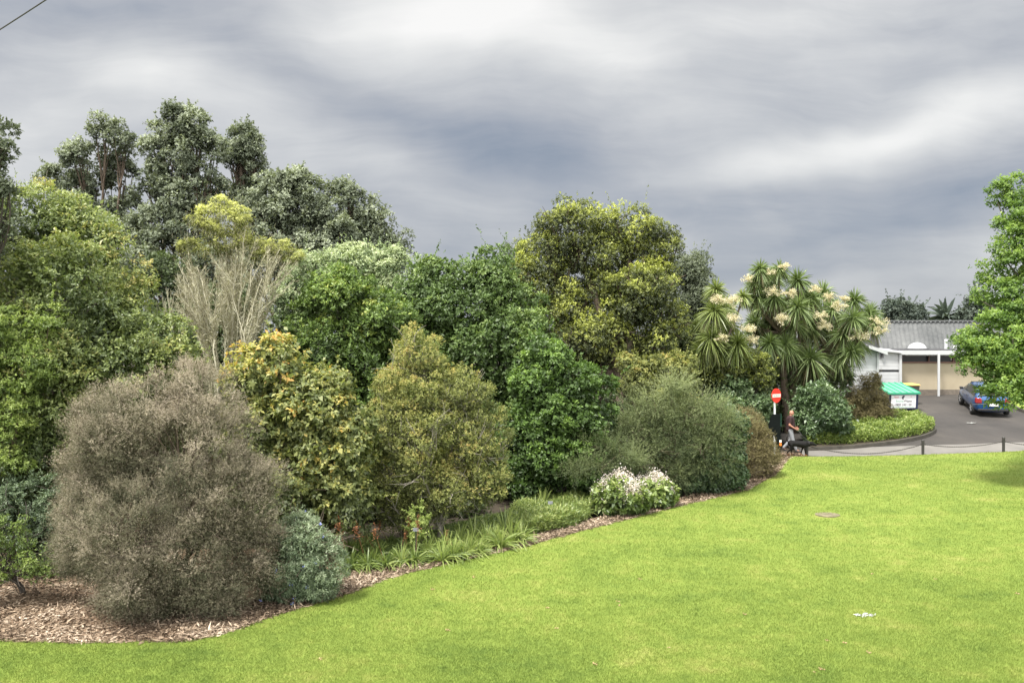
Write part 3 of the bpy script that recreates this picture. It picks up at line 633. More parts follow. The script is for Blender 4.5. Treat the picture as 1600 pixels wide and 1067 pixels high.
make_plant('bright_bush', 'low yellow-green leafy bush under the domed tree above the feathery shrub', 'bush', gp(1030, 0, 34),
    lobes_px([(1010, 575, 50, 24), (1060, 580, 42, 26), (1030, 620, 70, 40)], 34), M_olive, bark_dark, nc=120, cr=.36, nr=31, nl=6, L=0.0902, Wd=0.0492, tone=.36, tip=.4, r0=.1, nsub=20)
make_plant('feathery_shrub', 'large feathery grey-green shrub spreading above the pale flowering clumps', 'shrub', gp(1046, 760),
    lobes_px([(1052, 612, 30, 20), (1015, 640, 38, 22), (1095, 638, 36, 22), (1060, 662, 60, 26), (1125, 665, 30, 20), (985, 672, 50, 24), (945, 708, 52, 20, -1.8), (1100, 690, 46, 26), (1030, 700, 60, 24), (975, 724, 60, 20, -1.4), (900, 732, 44, 14, -2.2), (1040, 735, 56, 22), (1100, 720, 40, 24)], 28.8, sub=7, main=.6, rel=(.36, .52)), M_feather, bark,
    shoots=200, shootlen=.9, nc=300, cr=.18, nr=26, nl=26, sprig=.5, lv=.1, shell=(.55, 1.08), L=.045, Wd=.0095, tone=.50, tip=.30, tvar=.12, topb=.12, spread=.6, upb=.05, r0=.09, nsub=90, twigs=5, core=.6, br=dict(twl=.5, twr=.006), stems=2)
make_plant('ivy_bank', 'dark glossy ivy-like bank below the right side of the feathery shrub', 'bush', gp(1110, 0, 29.2),
    lobes_px([(1130, 690, 34, 50), (1110, 730, 50, 44), (1140, 740, 28, 32), (1080, 745, 36, 30), (1148, 660, 16, 34)], 29.4), M_rhodo, bark_dark, nc=230, cr=.22, nr=26, nl=5, L=0.0820, Wd=0.0574, tone=.30, tip=.25, tvar=.12, r0=.05, nsub=20, lean=.3)
make_plant('rust_shrub', 'fine rusty-olive shrub beside the black board, at the bend of the mulch', 'shrub', gp(1180, 0, 31.5),
    lobes_px([(1176, 692, 26, 34), (1188, 715, 22, 26), (1168, 722, 24, 26), (1165, 668, 18, 24)], 31.5), M_rust, bark, nc=150, cr=.18, nr=34, nl=14, sprig=.2, L=0.0451, Wd=0.0090, tone=.45, tip=.2, spread=.8, r0=.04, nsub=50, twigs=4, core=.6, stems=2, br=dict(twl=.35, twr=.005))
make_plant('rhododendron', 'glossy pale-backed large-leaved bush left of the round red sign', 'bush', gp(1150, 0, 37.6),
    lobes_px([(1135, 605, 32, 30), (1165, 622, 38, 32), (1120, 640, 40, 40), (1178, 650, 20, 34), (1145, 670, 45, 45)], 37.6), M_rhodo, bark, nc=230, cr=.30, nr=18, nl=7, L=0.1394, Wd=0.0533, tone=.58, tip=.35, tvar=.12, r0=.07, nsub=20)
make_plant('rhododendron', 'glossy large-leaved bush behind the walking man', 'bush', gp(1283, 0, 38.2),
    lobes_px([(1275, 622, 26, 24), (1290, 645, 34, 26), (1268, 660, 22, 26), (1308, 662, 22, 18), (1255, 640, 12, 24)], 38.2), M_rhodo, bark, nc=170, cr=.30, nr=18, nl=7, L=0.1394, Wd=0.0533, tone=.45, tip=.35, tvar=.12, r0=.07, nsub=20)
make_plant('conifer_shrub', 'dusky brown-green upright conifer beside the green-lidded bin', 'shrub', gp(1358, 0, 41.5),
    lobes_px([(1358, 600, 12, 18), (1360, 622, 18, 24), (1362, 642, 26, 20)], 41.5), M_rust, bark, nc=110, cr=.26, nr=39, nl=8, L=0.0656, Wd=0.0148, tone=.28, tip=.2, r0=.06, nsub=20, core=.6)
make_plant('conifer_shrub', 'low dusky rounded conifer between the large-leaved bush and the upright one', 'shrub', gp(1330, 0, 41),
    lobes_px([(1330, 628, 24, 24), (1325, 648, 26, 18), (1348, 650, 20, 14), (1380, 645, 14, 18)], 41), M_rust, bark, nc=110, cr=.26, nr=39, nl=8, L=0.0656, Wd=0.0148, tone=.28, tip=.2, r0=.06, nsub=20, core=.6)
make_plant('background_bush', 'shaded bush behind the round red sign and the cabbage tree trunks', 'bush', gp(1215, 0, 41),
    lobes_px([(1190, 580, 36, 34), (1225, 600, 36, 44), (1170, 620, 40, 40), (1240, 650, 40, 36), (1290, 600, 40, 34), (1200, 660, 40, 30)], 41.5), M_under, bark_dark, nc=220, cr=.42, nr=28, nl=6, L=0.1066, Wd=0.0492, tone=.5, tip=.3, r0=.1, nsub=20)
make_plant('background_bush', 'olive bush with layered pale leaf tips below the left cabbage tree', 'bush', gp(1165, 0, 37.5),
    lobes_px([(1165, 565, 34, 18), (1185, 590, 26, 20), (1140, 575, 26, 24), (1105, 585, 30, 24)], 37.5), M_big, bark_dark, nc=110, cr=.36, nr=31, nl=6, L=0.0902, Wd=0.0492, tone=.34, tip=.4, r0=.1, nsub=20)

# foreground shrubs
sb = gp(265, 0, 18.6)
make_plant('brown_shrub', 'huge rounded grey-brown fine-leaved shrub in the left foreground', 'shrub', sb,
    lobes_px([(270, 790, 140, 150), (225, 650, 75, 55), (318, 640, 62, 58), (290, 600, 40, 26), (185, 690, 70, 70), (345, 710, 62, 80), (150, 760, 50, 74), (375, 800, 62, 95), (400, 860, 46, 85), (280, 880, 130, 90, -.3), (165, 850, 70, 80, .1), (128, 810, 26, 60), (225, 930, 80, 42, -.5), (330, 930, 75, 42, -.5)], 18.6, .95, sub=10, main=.66, rel=(.34, .50)),
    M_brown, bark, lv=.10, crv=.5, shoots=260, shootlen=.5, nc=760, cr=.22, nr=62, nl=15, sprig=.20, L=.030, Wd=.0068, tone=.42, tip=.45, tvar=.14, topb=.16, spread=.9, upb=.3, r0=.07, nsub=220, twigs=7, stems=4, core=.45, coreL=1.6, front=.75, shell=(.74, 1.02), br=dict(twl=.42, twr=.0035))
_, _, CNb = make_plant('blue_flowered_shrub', 'small grey-green shrub with a few blue flowers right of the huge brown shrub', 'shrub', gp(478, 0, 19),
    lobes_px([(470, 850, 44, 52), (505, 880, 34, 40), (455, 900, 44, 42), (490, 915, 44, 24)], 19), M_blue, bark, nc=230, cr=.17, nr=28, nl=6, L=0.0697, Wd=0.0131, tone=.42, tip=.3, r0=.03, nsub=40, twigs=3, core=.6, spread=1., stems=3, lean=.2)
root = bpy.data.objects['blue_flowered_shrub']
n_ = 26; i = rng.integers(0, len(CNb[0]), n_); p_ = np.repeat(CNb[0][i]+CNb[1][i]*.16, 8, 0)+rng.normal(0, .012, (n_*8, 3)); bl = np.array(root.location)
V, T = leaf_quads(p_-bl, rng.normal(size=p_.shape), rng.normal(size=p_.shape), np.full(len(p_), .04), np.full(len(p_), .03), rng.random(len(p_)))
link('blossom', quads_mesh('blossom', V, T), leafmat('blossom_blue', [(.15, .17, .55), (.30, .33, .75)], .7), root)
make_plant('yellow_green_shrub', 'small yellow-green open shrub on dark stems at the lower left edge', 'shrub', G(40, 925),
    lobes_px([(20, 830, 38, 28), (50, 870, 32, 28), (5, 880, 34, 26), (72, 890, 16, 16), (-30, 850, 50, 50)], 18.7), M_lime, bark_dark, nc=90, cr=.18, nr=20, nl=6, L=0.0492, Wd=0.0205, tone=.25, tip=.3, r0=.035, nsub=40, twigs=3, stems=3, core=.2)
make_plant('sapling', 'small bright yellow-green sapling in front of the olive conical shrub', 'sapling', G(655, 862),
    lobes_px([(655, 808, 12, 14), (654, 826, 16, 14), (650, 842, 12, 10)], 22.4), M_lime, bark_dark, nc=34, cr=.12, nr=15, nl=5, L=0.0451, Wd=0.0246, tone=.62, tip=.2, r0=.012, nsub=14, core=.1)
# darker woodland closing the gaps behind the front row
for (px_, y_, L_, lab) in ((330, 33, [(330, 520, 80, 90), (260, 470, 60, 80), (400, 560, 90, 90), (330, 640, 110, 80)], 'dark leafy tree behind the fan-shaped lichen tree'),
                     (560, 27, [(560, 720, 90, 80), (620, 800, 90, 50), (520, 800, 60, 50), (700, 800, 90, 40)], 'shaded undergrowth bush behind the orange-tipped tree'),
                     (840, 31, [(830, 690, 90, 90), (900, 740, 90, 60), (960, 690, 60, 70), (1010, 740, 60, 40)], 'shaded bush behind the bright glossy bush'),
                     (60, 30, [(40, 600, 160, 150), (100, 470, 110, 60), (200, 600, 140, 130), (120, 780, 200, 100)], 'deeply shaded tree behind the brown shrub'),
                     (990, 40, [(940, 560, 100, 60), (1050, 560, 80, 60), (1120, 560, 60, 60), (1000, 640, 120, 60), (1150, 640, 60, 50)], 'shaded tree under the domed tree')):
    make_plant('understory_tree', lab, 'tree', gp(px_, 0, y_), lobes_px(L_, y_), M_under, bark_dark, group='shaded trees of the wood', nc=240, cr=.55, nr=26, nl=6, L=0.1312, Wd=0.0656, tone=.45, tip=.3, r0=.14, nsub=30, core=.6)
make_plant('low_dark_shrub', 'shadowed blue-green shrub between the left edge and the brown shrub', 'shrub', gp(70, 0, 21),
    lobes_px([(40, 790, 60, 50), (100, 800, 50, 60), (30, 850, 70, 45), (110, 860, 40, 45), (-30, 820, 60, 80)], 21), M_blue, bark_dark, nc=170, cr=.26, nr=23, nl=6, L=0.0820, Wd=0.0246, tone=.22, tip=.2, r0=.05, nsub=50, twigs=3, stems=2)

# maple leaning in from the right
make_plant('maple_tree', 'fresh green broadleaf tree leaning in from the right edge over the car', 'tree', gp(1730, 0, 31),
    lobes_px([(1588, 300, 22, 22, 1), (1572, 300, 16, 18, 1), (1600, 345, 36, 34), (1580, 350, 14, 16, .5), (1600, 400, 48, 46), (1560, 425, 22, 22, .5), (1548, 462, 18, 20, .5), (1590, 470, 50, 46), (1570, 515, 55, 30, -.5), (1500, 527, 20, 7, -.6), (1525, 545, 40, 20, -.6), (1560, 560, 60, 34, -1),
              (1535, 580, 26, 14, -1), (1580, 600, 55, 30, -1.2), (1568, 612, 32, 12, -1.4), (1574, 632, 22, 6, -1.4), (1620, 560, 70, 90), (1680, 400, 100, 130), (1700, 560, 100, 100), ], 30, .9), M_maple, bark_grey, shoots=60, shootlen=.5,
    sprig=.18, nc=640, cr=.30, nr=28, nl=6, L=0.0984, Wd=0.0615, tone=.42, tip=.35, tvar=.12, topb=.0, r0=.28, nsub=90, twigs=3, core=.2, flat=.4, upb=.6, front=.5)

# far trees over the roof
for (lb, nm, L_, px_, y_) in (('dark tree showing over the grey roof beside the cabbage trees', 'distant_tree', [(1398, 484, 18, 14), (1425, 492, 18, 12), (1410, 505, 30, 14)], 1405, 72),
                      ('dark tree showing over the roof just left of the fresh green tree', 'distant_tree', [(1530, 478, 18, 16), (1512, 492, 14, 12), (1545, 495, 24, 18)], 1530, 70)):
    make_plant(nm, lb, 'tree', gp(px_, 0, y_), lobes_px(L_, y_), M_distant, bark_dark, group='far trees over the roof', nc=70, cr=.55, nr=28, nl=6, L=0.1804, Wd=0.1066, tone=.35, tip=.4, r0=.15, nsub=20, core=.4)

# ------------------------------------------------------------------ sword-leaved heads
def sword_head(c, ax, n, L, W_, tone=.5, droop=.5, thmax=2.5):
    ax = unit(np.asarray(ax, float)); u_ = rng.random(n); th = .12+(thmax-.12)*u_**.8; ph = rng.uniform(0, 6.283, n)
    ref = np.array([1., .1, 0]); s = unit(np.cross(ax, ref)); t = np.cross(ax, s)
    d = ax*np.cos(th)[:, None]+(s*np.cos(ph)[:, None]+t*np.sin(ph)[:, None])*np.sin(th)[:, None]
    Ls = L*rng.uniform(.75, 1.1, n); side = unit(np.cross(d, rng.normal(size=(n, 3))))
    rows = []
    for k, (f, wk) in enumerate(((0, .55), (.35, 1.), (.7, .75), (1., .12))):
        q = c+d*(Ls*f)[:, None]*1.0; q = q+np.array([0, 0, -1])*(droop*Ls*f*f*(.25+.75*np.sin(np.minimum(th, 1.57))))[:, None]
        rows.append(np.stack([q-side*W_*wk/2, q+side*W_*wk/2], 1))
    V = np.stack(rows, 1).reshape(-1, 3)                      # n,4,2
    b_ = (np.arange(n)*8)[:, None, None]; k = (np.arange(3)*2)[None, :, None]
    Fs = (b_+k+np.array([0, 1, 3, 2])[None, None]).reshape(-1, 4)
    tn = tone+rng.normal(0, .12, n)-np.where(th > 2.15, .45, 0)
    return V, Fs, np.repeat(np.clip(tn, 0, 1), 8)
def panicle(c, r, n=800):
    k = 14; ax = unit(rng.normal(size=(k, 3))+np.array([0, -.2, .5])); i = rng.integers(0, k, n); f = rng.random(n)**.7
    p = c+ax[i]*(f*r)[:, None]*np.array([1.25, 1.1, .75])+rng.normal(0, r*.10, (n, 3))
    return leaf_quads(p, rng.normal(size=(n, 3)), rng.normal(size=(n, 3)), rng.uniform(.03, .07, n), rng.uniform(.018, .03, n), .55+rng.normal(0, .25, n))
def cabbage_tree(label, base, heads, flowers, y, fork_px, mat, grp='cabbage trees', r0=.17):
    base = np.asarray(base, float); root = empty('cabbage_tree', base, label=label, cat='tree', group=grp)
    Vs, Fs, Ts, n = [], [], [], 0; tb = Tubes(); forks = [P(a, b_, y) for a, b_ in fork_px]
    tb.add(bez(base-np.array([0, 0, .1]), (base+forks[0])/2+np.array([-.15, 0, 0]), forks[0], 8), np.linspace(r0*1.3, r0*.75, 8), 10)
    for f in forks[1:]: tb.add(bez(base+np.array([.25, .1, -.1]), (base+f)/2, f, 8), np.linspace(r0, r0*.5, 8), 9)
    fk = np.array(forks); heads = list(heads)
    hx_ = np.array([h[:2] for h in heads])
    for _ in range(len(heads)):
        i, j = rng.integers(0, len(hx_), 2); m_ = (hx_[i]+hx_[j])/2+rng.normal(0, 4, 2)
        if abs(hx_[i]-hx_[j]).max() < 45: heads.append((m_[0], m_[1]+8, -18))
    for (hx, hy, hr) in heads:
        yy = y+rng.uniform(-1.3, 1.0)-(.6 if hr > 30 else 0)+(1.3 if hr < 0 else 0); hr = abs(hr); c = P(hx, hy, yy); j = np.argmin(np.linalg.norm(fk-c, axis=1)+(fk[:, 2] > c[2])*3)
        a = fk[j] if c[2] > fk[j][2] else base+(fk[j]-base)*.5
        q = bez(a, (a+c)/2+np.array([(c[0]-a[0])*.25, 0, -.1*abs(c[0]-a[0])-.1]), c, 8); tb.add(q, np.linspace(r0*.42, r0*.2, 8), 6)
        ax = unit(q[-1]-q[-2])+np.array([0, -.1, .5])
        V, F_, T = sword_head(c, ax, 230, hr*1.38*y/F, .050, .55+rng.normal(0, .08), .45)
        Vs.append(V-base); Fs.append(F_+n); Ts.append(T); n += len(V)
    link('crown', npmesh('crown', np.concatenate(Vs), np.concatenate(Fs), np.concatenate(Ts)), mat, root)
    me = tb.mesh('trunk'); me.transform(Matrix.Translation(Vector(-base))); link('trunk', me, bark, root)
    for (hx, hy, hr) in flowers:
        c = P(hx, hy, y-1.3+rng.uniform(-.5, .3)); V, T = panicle(c, hr*y/F*1.1)
        link('blossom', quads_mesh('blossom', V-base, T), M_cream, root)
def z4(l, r=1.): return [(1130+a/4.104, 400+b_/4.104, c/4.104*r) for a, b_, c in l]
cabbage_tree('tall cabbage tree with a bare curved limb, rising behind the round red sign', gp(1234, 0, 40.5),
    z4([(235, 85, 62), (360, 85, 60), (205, 175, 60), (300, 150, 60), (480, 160, 85), (330, 270, 75), (420, 280, 70), (480, 330, 90), (220, 260, 70), (260, 340, 80), (300, 430, 85), (380, 500, 90), (200, 430, 70), (460, 440, 90), (350, 640, 110), (400, 570, 100), (300, 560, 80)]),
    z4([(160, 150, 35), (290, 105, 38), (390, 65, 28), (320, 230, 46), (375, 410, 48), (425, 238, 34)]), 40.5, [(1222, 520), (1238, 560), (1250, 520)], M_cord)
cabbage_tree('cabbage tree with crowded flowering heads leaning toward the white house', gp(1252, 0, 41),
    z4([(640, 240, 85), (560, 270, 75), (840, 290, 80), (700, 350, 90), (600, 360, 90), (830, 400, 85), (940, 370, 75), (950, 430, 80), (850, 530, 90), (560, 460, 90), (680, 570, 120), (640, 480, 90), (560, 660, 110), (770, 500, 90), (740, 640, 90), (760, 730, 80), (540, 740, 80), (460, 640, 90), (820, 610, 80)]),
    z4([(585, 215, 34), (680, 265, 36), (740, 320, 42), (650, 445, 42), (860, 510, 55), (1000, 425, 50), (1000, 490, 42), (625, 385, 38), (770, 280, 30)]), 41, [(1262, 580), (1300, 560), (1330, 590)], M_cord)
def z8(l, r=1.): return [(780+a/3.333, 300+b_/3.333, c/3.333*r) for a, b_, c in l]
cabbage_tree('yellowish cabbage tree between the domed tree and the round red sign', gp(1120, 0, 37.5),
    z8([(1130, 510, 60), (1265, 545, 45), (1120, 620, 85), (1170, 600, 70), (1040, 700, 75), (1100, 760, 80), (1190, 690, 70), (1240, 790, 75), (1060, 830, 80), (1010, 880, 70), (1150, 820, 70), (1220, 840, 60)]),
    z8([(1200, 575, 48), (1150, 560, 34), (1215, 665, 38), (1155, 765, 30), (1290, 720, 38), (1310, 770, 32)]), 37.5, [(1112, 560), (1135, 570)], M_cordy, r0=.17)
# far palm over the roof
base = gp(1478, 0, 72); pr = empty('palm_tree', base, label='far palm with arching fronds showing over the ridge of the grey roof', cat='palm')
V, F_, T = sword_head(P(1478, 497, 72), (0, 0, 1), 46, 2.4, .32, .3, .55, 1.9)
link('crown', npmesh('crown', V-base, F_, T), M_distant, pr); tb = Tubes(); tb.add([base, base*.5+P(1478, 497, 72)*.5, P(1478, 497, 72)], [.22, .18, .16], 8)
me = tb.mesh('trunk'); me.transform(Matrix.Translation(Vector(-base))); link('trunk', me, bark_grey, pr)

# ------------------------------------------------------------------ bed plants
def strap_clump(n, L, W_, tone, spikes):
    V, F_, T = sword_head(np.array([0, 0, .02]), (0, 0, 1), n, L, W_, tone, .75, 1.15)
    me = npmesh('strap_leaf_plant', V, F_, T); me.materials.append(M_strap); sp_ = []
    for s in range(spikes):
        mb = MB(); x_, y_ = rng.normal(0, L*.35, 2); h_ = L*rng.uniform(.9, 1.25)
        b_ = Tubes(); b_.add([(0, 0, 0), (x_*.6, y_*.6, h_*.6), (x_, y_, h_)], .006, 4); Vt, Ft = b_.V[0], b_.F[0]
        n_ = 60; p_ = np.array([x_, y_, h_])+rng.normal(0, 1, (n_, 3))*np.array([.03, .03, .09])
        Vq, Tq = leaf_quads(p_, rng.normal(size=(n_, 3)), rng.normal(size=(n_, 3)), np.full(n_, .05), np.full(n_, .03), rng.random(n_))
        sm = npmesh('flower_spike', np.concatenate([Vt, Vq]), np.concatenate([Ft, np.arange(len(Vq)).reshape(-1, 4)+len(Vt)]), np.concatenate([np.full(len(Vt), .2), Tq])); sm.materials.append(M_red); sp_.append(sm)
    return me, sp_
protos = [strap_clump(80, .75, .028, .55, 1), strap_clump(75, .85, .030, .65, 0), strap_clump(80, .62, .028, .55, 1), strap_clump(64, .95, .032, .75, 0)]
SP = [(548, 890, 0), (560, 868, 0), (575, 888, 0), (592, 868, 2), (603, 886, 0), (620, 875, 2), (632, 862, 0), (610, 852, 2), (648, 880, 0), (668, 868, 1), (690, 878, 1), (700, 862, 3), (716, 868, 2), (735, 864, 3), (752, 858, 1), (772, 854, 3), (765, 842, 1), (800, 848, 3), (816, 846, 1), (742, 846, 1), (545, 862, 2), (580, 848, 0), (640, 850, 1), (720, 850, 1), (838, 806, 1), (870, 800, 3), (858, 812, 1), (893, 800, 1), (656, 864, 3), (678, 860, 1), (628, 882, 3), (585, 878, 1), (707, 874, 1), (725, 872, 3), (748, 866, 1), (783, 856, 1), (760, 852, 3), (790, 838, 3), (905, 806, 3), (848, 800, 3), (880, 812, 1), (570, 858, 3)]
for k, (a, b_, t) in enumerate(SP):
    me, sp_ = protos[t]; g_ = G(a, b_)
    lab = ('strap-leaved clump carrying rusty flower spikes, in the row along the bark edge' if sp_ else 'arching strap-leaved clump without flowers, in the row along the bark edge')
    o = bpy.data.objects.new('strap_leaf_plant', me); COL.objects.link(o); o.location = g_; o.rotation_euler = (0, 0, rng.uniform(0, 6.28)); s_ = rng.uniform(.75, 1.15); o.scale = (s_, s_, s_)
    tag(o, label=lab, cat='plant', group='strap-leaved plants along the bed')
    for sm in sp_: c_ = bpy.data.objects.new('flower_spike', sm); COL.objects.link(c_); c_.parent = o
# hostas / hydrangea with pale panicles
for (lab, bx_, by_, w_, h_, y_) in (('left and larger of the two big-leaved clumps topped with pale pinkish-white blossom', 972, 812, 42, 58, 25.4), ('right and smaller of the two big-leaved clumps topped with pale pinkish-white blossom', 1022, 800, 32, 46, 26.4)):
    b0 = G(bx_, by_-6); y_ = b0[1]+.35; k = y_/F
    base = b0+np.array([0, .35, 0]); base[2] = hz(base[0], base[1]); root = empty('flowering_clump', base, label=lab, cat='flowering plant', group='pale flowering clumps')
    lob = [(base+np.array([0, 0, h_*k*.42]), np.array([w_*k*.95, w_*k*.7, h_*k*.42]))]
    V, T, CN = foliage(lob, nc=60, cr=.20, nr=9, nl=6, L=.17, Wd=.085, tone=.42, tip=.3, tvar=.1, core=.4, upb=.5, lean=.25)
    link('foliage', quads_mesh('foliage', V-base, T), M_strap, root)
    n_ = int(w_*3.2); Vs, Ts = [], []
    for q in range(n_):
        a = rng.uniform(0, 6.28); rr = math.sqrt(rng.random()); cx_ = math.cos(a)*rr; cy_ = math.sin(a)*rr
        c = base+np.array([cx_*w_*k*1.0, cy_*w_*k*.75, h_*k*(.98-.48*rr*rr)+rng.normal(0, .05)])
        m_ = 46; p_ = c+rng.normal(0, 1, (m_, 3))*np.array([.055, .055, .095]); V, T = leaf_quads(p_, rng.normal(size=(m_, 3)), rng.normal(size=(m_, 3)), rng.uniform(.03, .055, m_), rng.uniform(.025, .04, m_), .6+rng.normal(0, .25, m_)); Vs.append(V-base); Ts.append(T)
    link('blossom', quads_mesh('blossom', np.concatenate(Vs), np.concatenate(Ts)), M_white, root)
# ground covers (nobody could count them)
def cover(name, label, poly_px, n, hgt, L, Wd, mat, tone, y_off=0., dens_h=1., zoff=0.):
    pts = np.array([G(a, b_)[:2] for a, b_ in poly_px]); lo, hi = pts.min(0), pts.max(0)
    q = rng.uniform(lo, hi, (n*6, 2)); ins = np.zeros(len(q), bool); j = len(pts)-1
    for i in range(len(pts)):
        xi, yi = pts[i]; xj, yj = pts[j]; c = ((yi > q[:, 1]) != (yj > q[:, 1])) & (q[:, 0] < (xj-xi)*(q[:, 1]-yi)/(yj-yi+1e-9)+xi); ins ^= c; j = i
    q = q[ins][:n]; m_ = len(q); lump = .5+.5*np.sin(q[:, 0]*3.1+1.3*np.sin(q[:, 1]*2.3))*np.sin(q[:, 1]*3.7+np.sin(q[:, 0]*1.9))
    z_ = hz(q[:, 0], q[:, 1])+zoff+rng.random(m_)**.7*hgt*(.45+.55*lump)
    d = rng.normal(size=(m_, 3)); d[:, 2] = np.abs(d[:, 2])*.8+.3*dens_h
    nr_ = rng.normal(0, .6, (m_, 3)); nr_[:, 2] += 1; nr_[:, 1] -= .3
    V, T = leaf_quads(np.stack([q[:, 0], q[:, 1], z_], 1), d, nr_, L*rng.uniform(.7, 1.3, m_), Wd*rng.uniform(.7, 1.3, m_), tone+.2*(lump-.5)+rng.normal(0, .18, m_))
    return link(name, quads_mesh(name, V, T), mat, label=label, cat='ground cover', kind='stuff')
cover('bed_ground_cover', 'variegated yellow-green ground cover filling the kerbed bed by the driveway', [(1262, 700), (1330, 698), (1395, 691), (1438, 684), (1458, 677), (1460, 670), (1446, 663), (1418, 657), (1370, 652), (1320, 652), (1290, 660), (1262, 680)], 52000, .62, .10, .045, M_ground, .45, zoff=.08)
cover('low_green_cover', 'soft green ground cover between the olive shrub and the strap-leaved plants', [(640, 868), (700, 868), (780, 852), (850, 832), (900, 822), (932, 800), (925, 788), (850, 790), (790, 806), (700, 826), (620, 852)], 60000, .16, .09, .02, M_strap, .42)
cover('fern_cover', 'feathery bright ferny cover left of the pale flowering clumps', [(800, 842), (860, 832), (915, 815), (935, 795), (930, 780), (880, 782), (830, 795), (790, 815)], 26000, .5, .12, .022, M_strap, .6)
cover('understory_cover', 'mixed low leaves beneath the strap-leaved row', [(535, 893), (600, 888), (680, 878), (700, 860), (640, 850), (560, 850)], 20000, .13, .10, .03, M_strap, .35)
# ------------------------------------------------------------------ buildings
m_tan, nt, b, out = nmat('tan_panel')
n1 = noise(nt, .8, 3); r = ramp(nt, [(.3, (.30, .255, .18)), (.7, (.36, .31, .225))], n1.outputs[0]); nt.links.new(r.outputs[0], b.inputs['Base Color']); b.inputs['Roughness'].default_value = .8
m_wht = basic('white_paint', (.40, .41, .42), .55, .07, 2.)
m_wht2 = basic('white_trim', (.42, .43, .44), .5, .05, 2.)
m_brick = basic('plinth_dark', (.13, .11, .09), .9, .25, 6, bmp=.01)
m_glass, nt, b, out = nmat('dark_glass'); b.inputs['Base Color'].default_value = (.03, .035, .04, 1); b.inputs['Roughness'].default_value = .08
m_frame = basic('frame_brown', (.13, .06, .045), .6, .1)
m_roof, nt, b, out = nmat('corrugated_fibre')
n1 = noise(nt, .7, 5, .65); n2 = noise(nt, 6, 4, .6)
t = math_(nt, 'ADD', math_(nt, 'MULTIPLY', n1.outputs[0], .6), math_(nt, 'MULTIPLY', n2.outputs[0], .4))
r = ramp(nt, [(.35, (.075, .08, .082)), (.5, (.115, .12, .122)), (.62, (.15, .155, .155)), (.78, (.24, .25, .24))], t); nt.links.new(r.outputs[0], b.inputs['Base Color']); b.inputs['Roughness'].default_value = .8
m_dark = basic('dark_gutter', (.05, .05, .055), .6, .1)

def corrugated(x0, x1, ya, za, yb, zb, pitch=.30, amp=.055, per=8):
    n = int((x1-x0)/pitch*per); xs = np.linspace(x0, x1, n+1); w_ = amp*np.cos(xs/pitch*2*math.pi)
    ts = np.linspace(0, 1, 5); V = np.stack([np.stack([xs, np.full_like(xs, ya+(yb-ya)*t), za+(zb-za)*t+w_], 1) for t in ts], 0).reshape(-1, 3)
    m_ = n+1; Fs = np.array([(k*m_+i, k*m_+i+1, (k+1)*m_+i+1, (k+1)*m_+i) for k in range(4) for i in range(n)])
    return V, Fs
YB = 50.0
gz = float(hz(24, YB))
xl, xr = P(1408, 560, YB)[0], 38.
zf_t, zf_b = P(1450, 547.5, YB-.5)[2], P(1450, 554, YB-.5)[2]
zw_t, zw_b = P(1450, 555, YB)[2], P(1450, 565.5, YB)[2]
hall = empty('flat_hall', ((xl+xr)/2, YB, gz), label='long low tan building with white fascia and grey corrugated roof behind the driveway', cat='building')
ox, oy, oz = (xl+xr)/2, YB, gz
def loc(v): return (v[0]-ox, v[1]-oy, v[2]-oz)
mb = MB(); mb.box(loc(((xl+xr)/2, YB+.15, (gz+.28+zw_b)/2)), (xr-xl, .3, zw_b-gz-.28)); 
for x_ in np.arange(xl+2.35, xr, 2.4): pass
mb.build('wall', m_tan, hall)
MB().box(loc(((xl+xr)/2, YB+.17, gz+.02)), (xr-xl, .34, .52)).build('plinth', m_brick, hall)
MB().box(loc(((xl+xr)/2, YB+6, gz+.8)), (xr-xl, 11.4, 1.6)).build('rear_wall', m_tan, hall)
MB().box(loc(((xl+xr)/2, YB+.05, zw_b-.02)), (xr-xl, .26, .07)).build('sill', m_frame, hall)
xs = np.arange(xl, xr, 2.95)
for x_ in xs:
    fr = MB().box(loc((x_+1.45, YB+.2, (zw_t+zw_b)/2)), (2.86, .08, zw_t-zw_b+.1)).build('window', m_glass, hall)
    mb = MB(); mb.box(loc((x_+.04, YB+.1, (zw_t+zw_b)/2)), (.08, .1, zw_t-zw_b)); mb.box(loc((x_+1.6, YB+.1, (zw_t+zw_b)/2)), (.06, .1, zw_t-zw_b)); mb.box(loc((x_+1.45, YB+.1, zw_t-.02)), (2.9, .09, .04)); mb.build('window_frame', m_frame, fr)
MB().box(loc(((xl-1.6+xr)/2, YB-.5, (zf_t+zf_b)/2)), (xr-xl+1.6, .06, zf_t-zf_b)).build('fascia', m_wht2, hall)
MB().box(loc(((xl+xr)/2, YB-.12, zf_b-.03)), (xr-xl, .7, .04)).build('soffit', m_wht, hall)
pc = P(1469, 590, YB-.75)[0]
for x_ in (pc, pc+6.):
    g0 = float(hz(x_, YB-.75)); MB().box(loc((x_, YB-.58, (g0+zf_b)/2+.02)), (.12, .08, zf_b-g0+.1)).build('downpipe', m_wht2, hall, bevel=.01)
ze, zr = P(1450, 546.5, YB-.3)[2], P(1450, 503, YB+4.2)[2]; zb = P(1450, 549, YB+3.4)[2]-.3
x0r = P(1376, 540, YB-.45)[0]
x0r = P(1377, 540, YB+3.4)[0]; V, Fs = corrugated(x0r, xr+1, YB+3.4, zb, YB+4.2, zr, .28, .05); V2, Fs2 = corrugated(x0r, xr+1, YB+4.2, zr, YB+12.4, zr-.3, .28, .05)
Vr = np.concatenate([V, V2])-np.array([ox, oy, oz]); me = npmesh('roof', Vr, np.concatenate([Fs, Fs2+len(V)]), shade=True)
roof = link('roof', me, m_roof, hall)
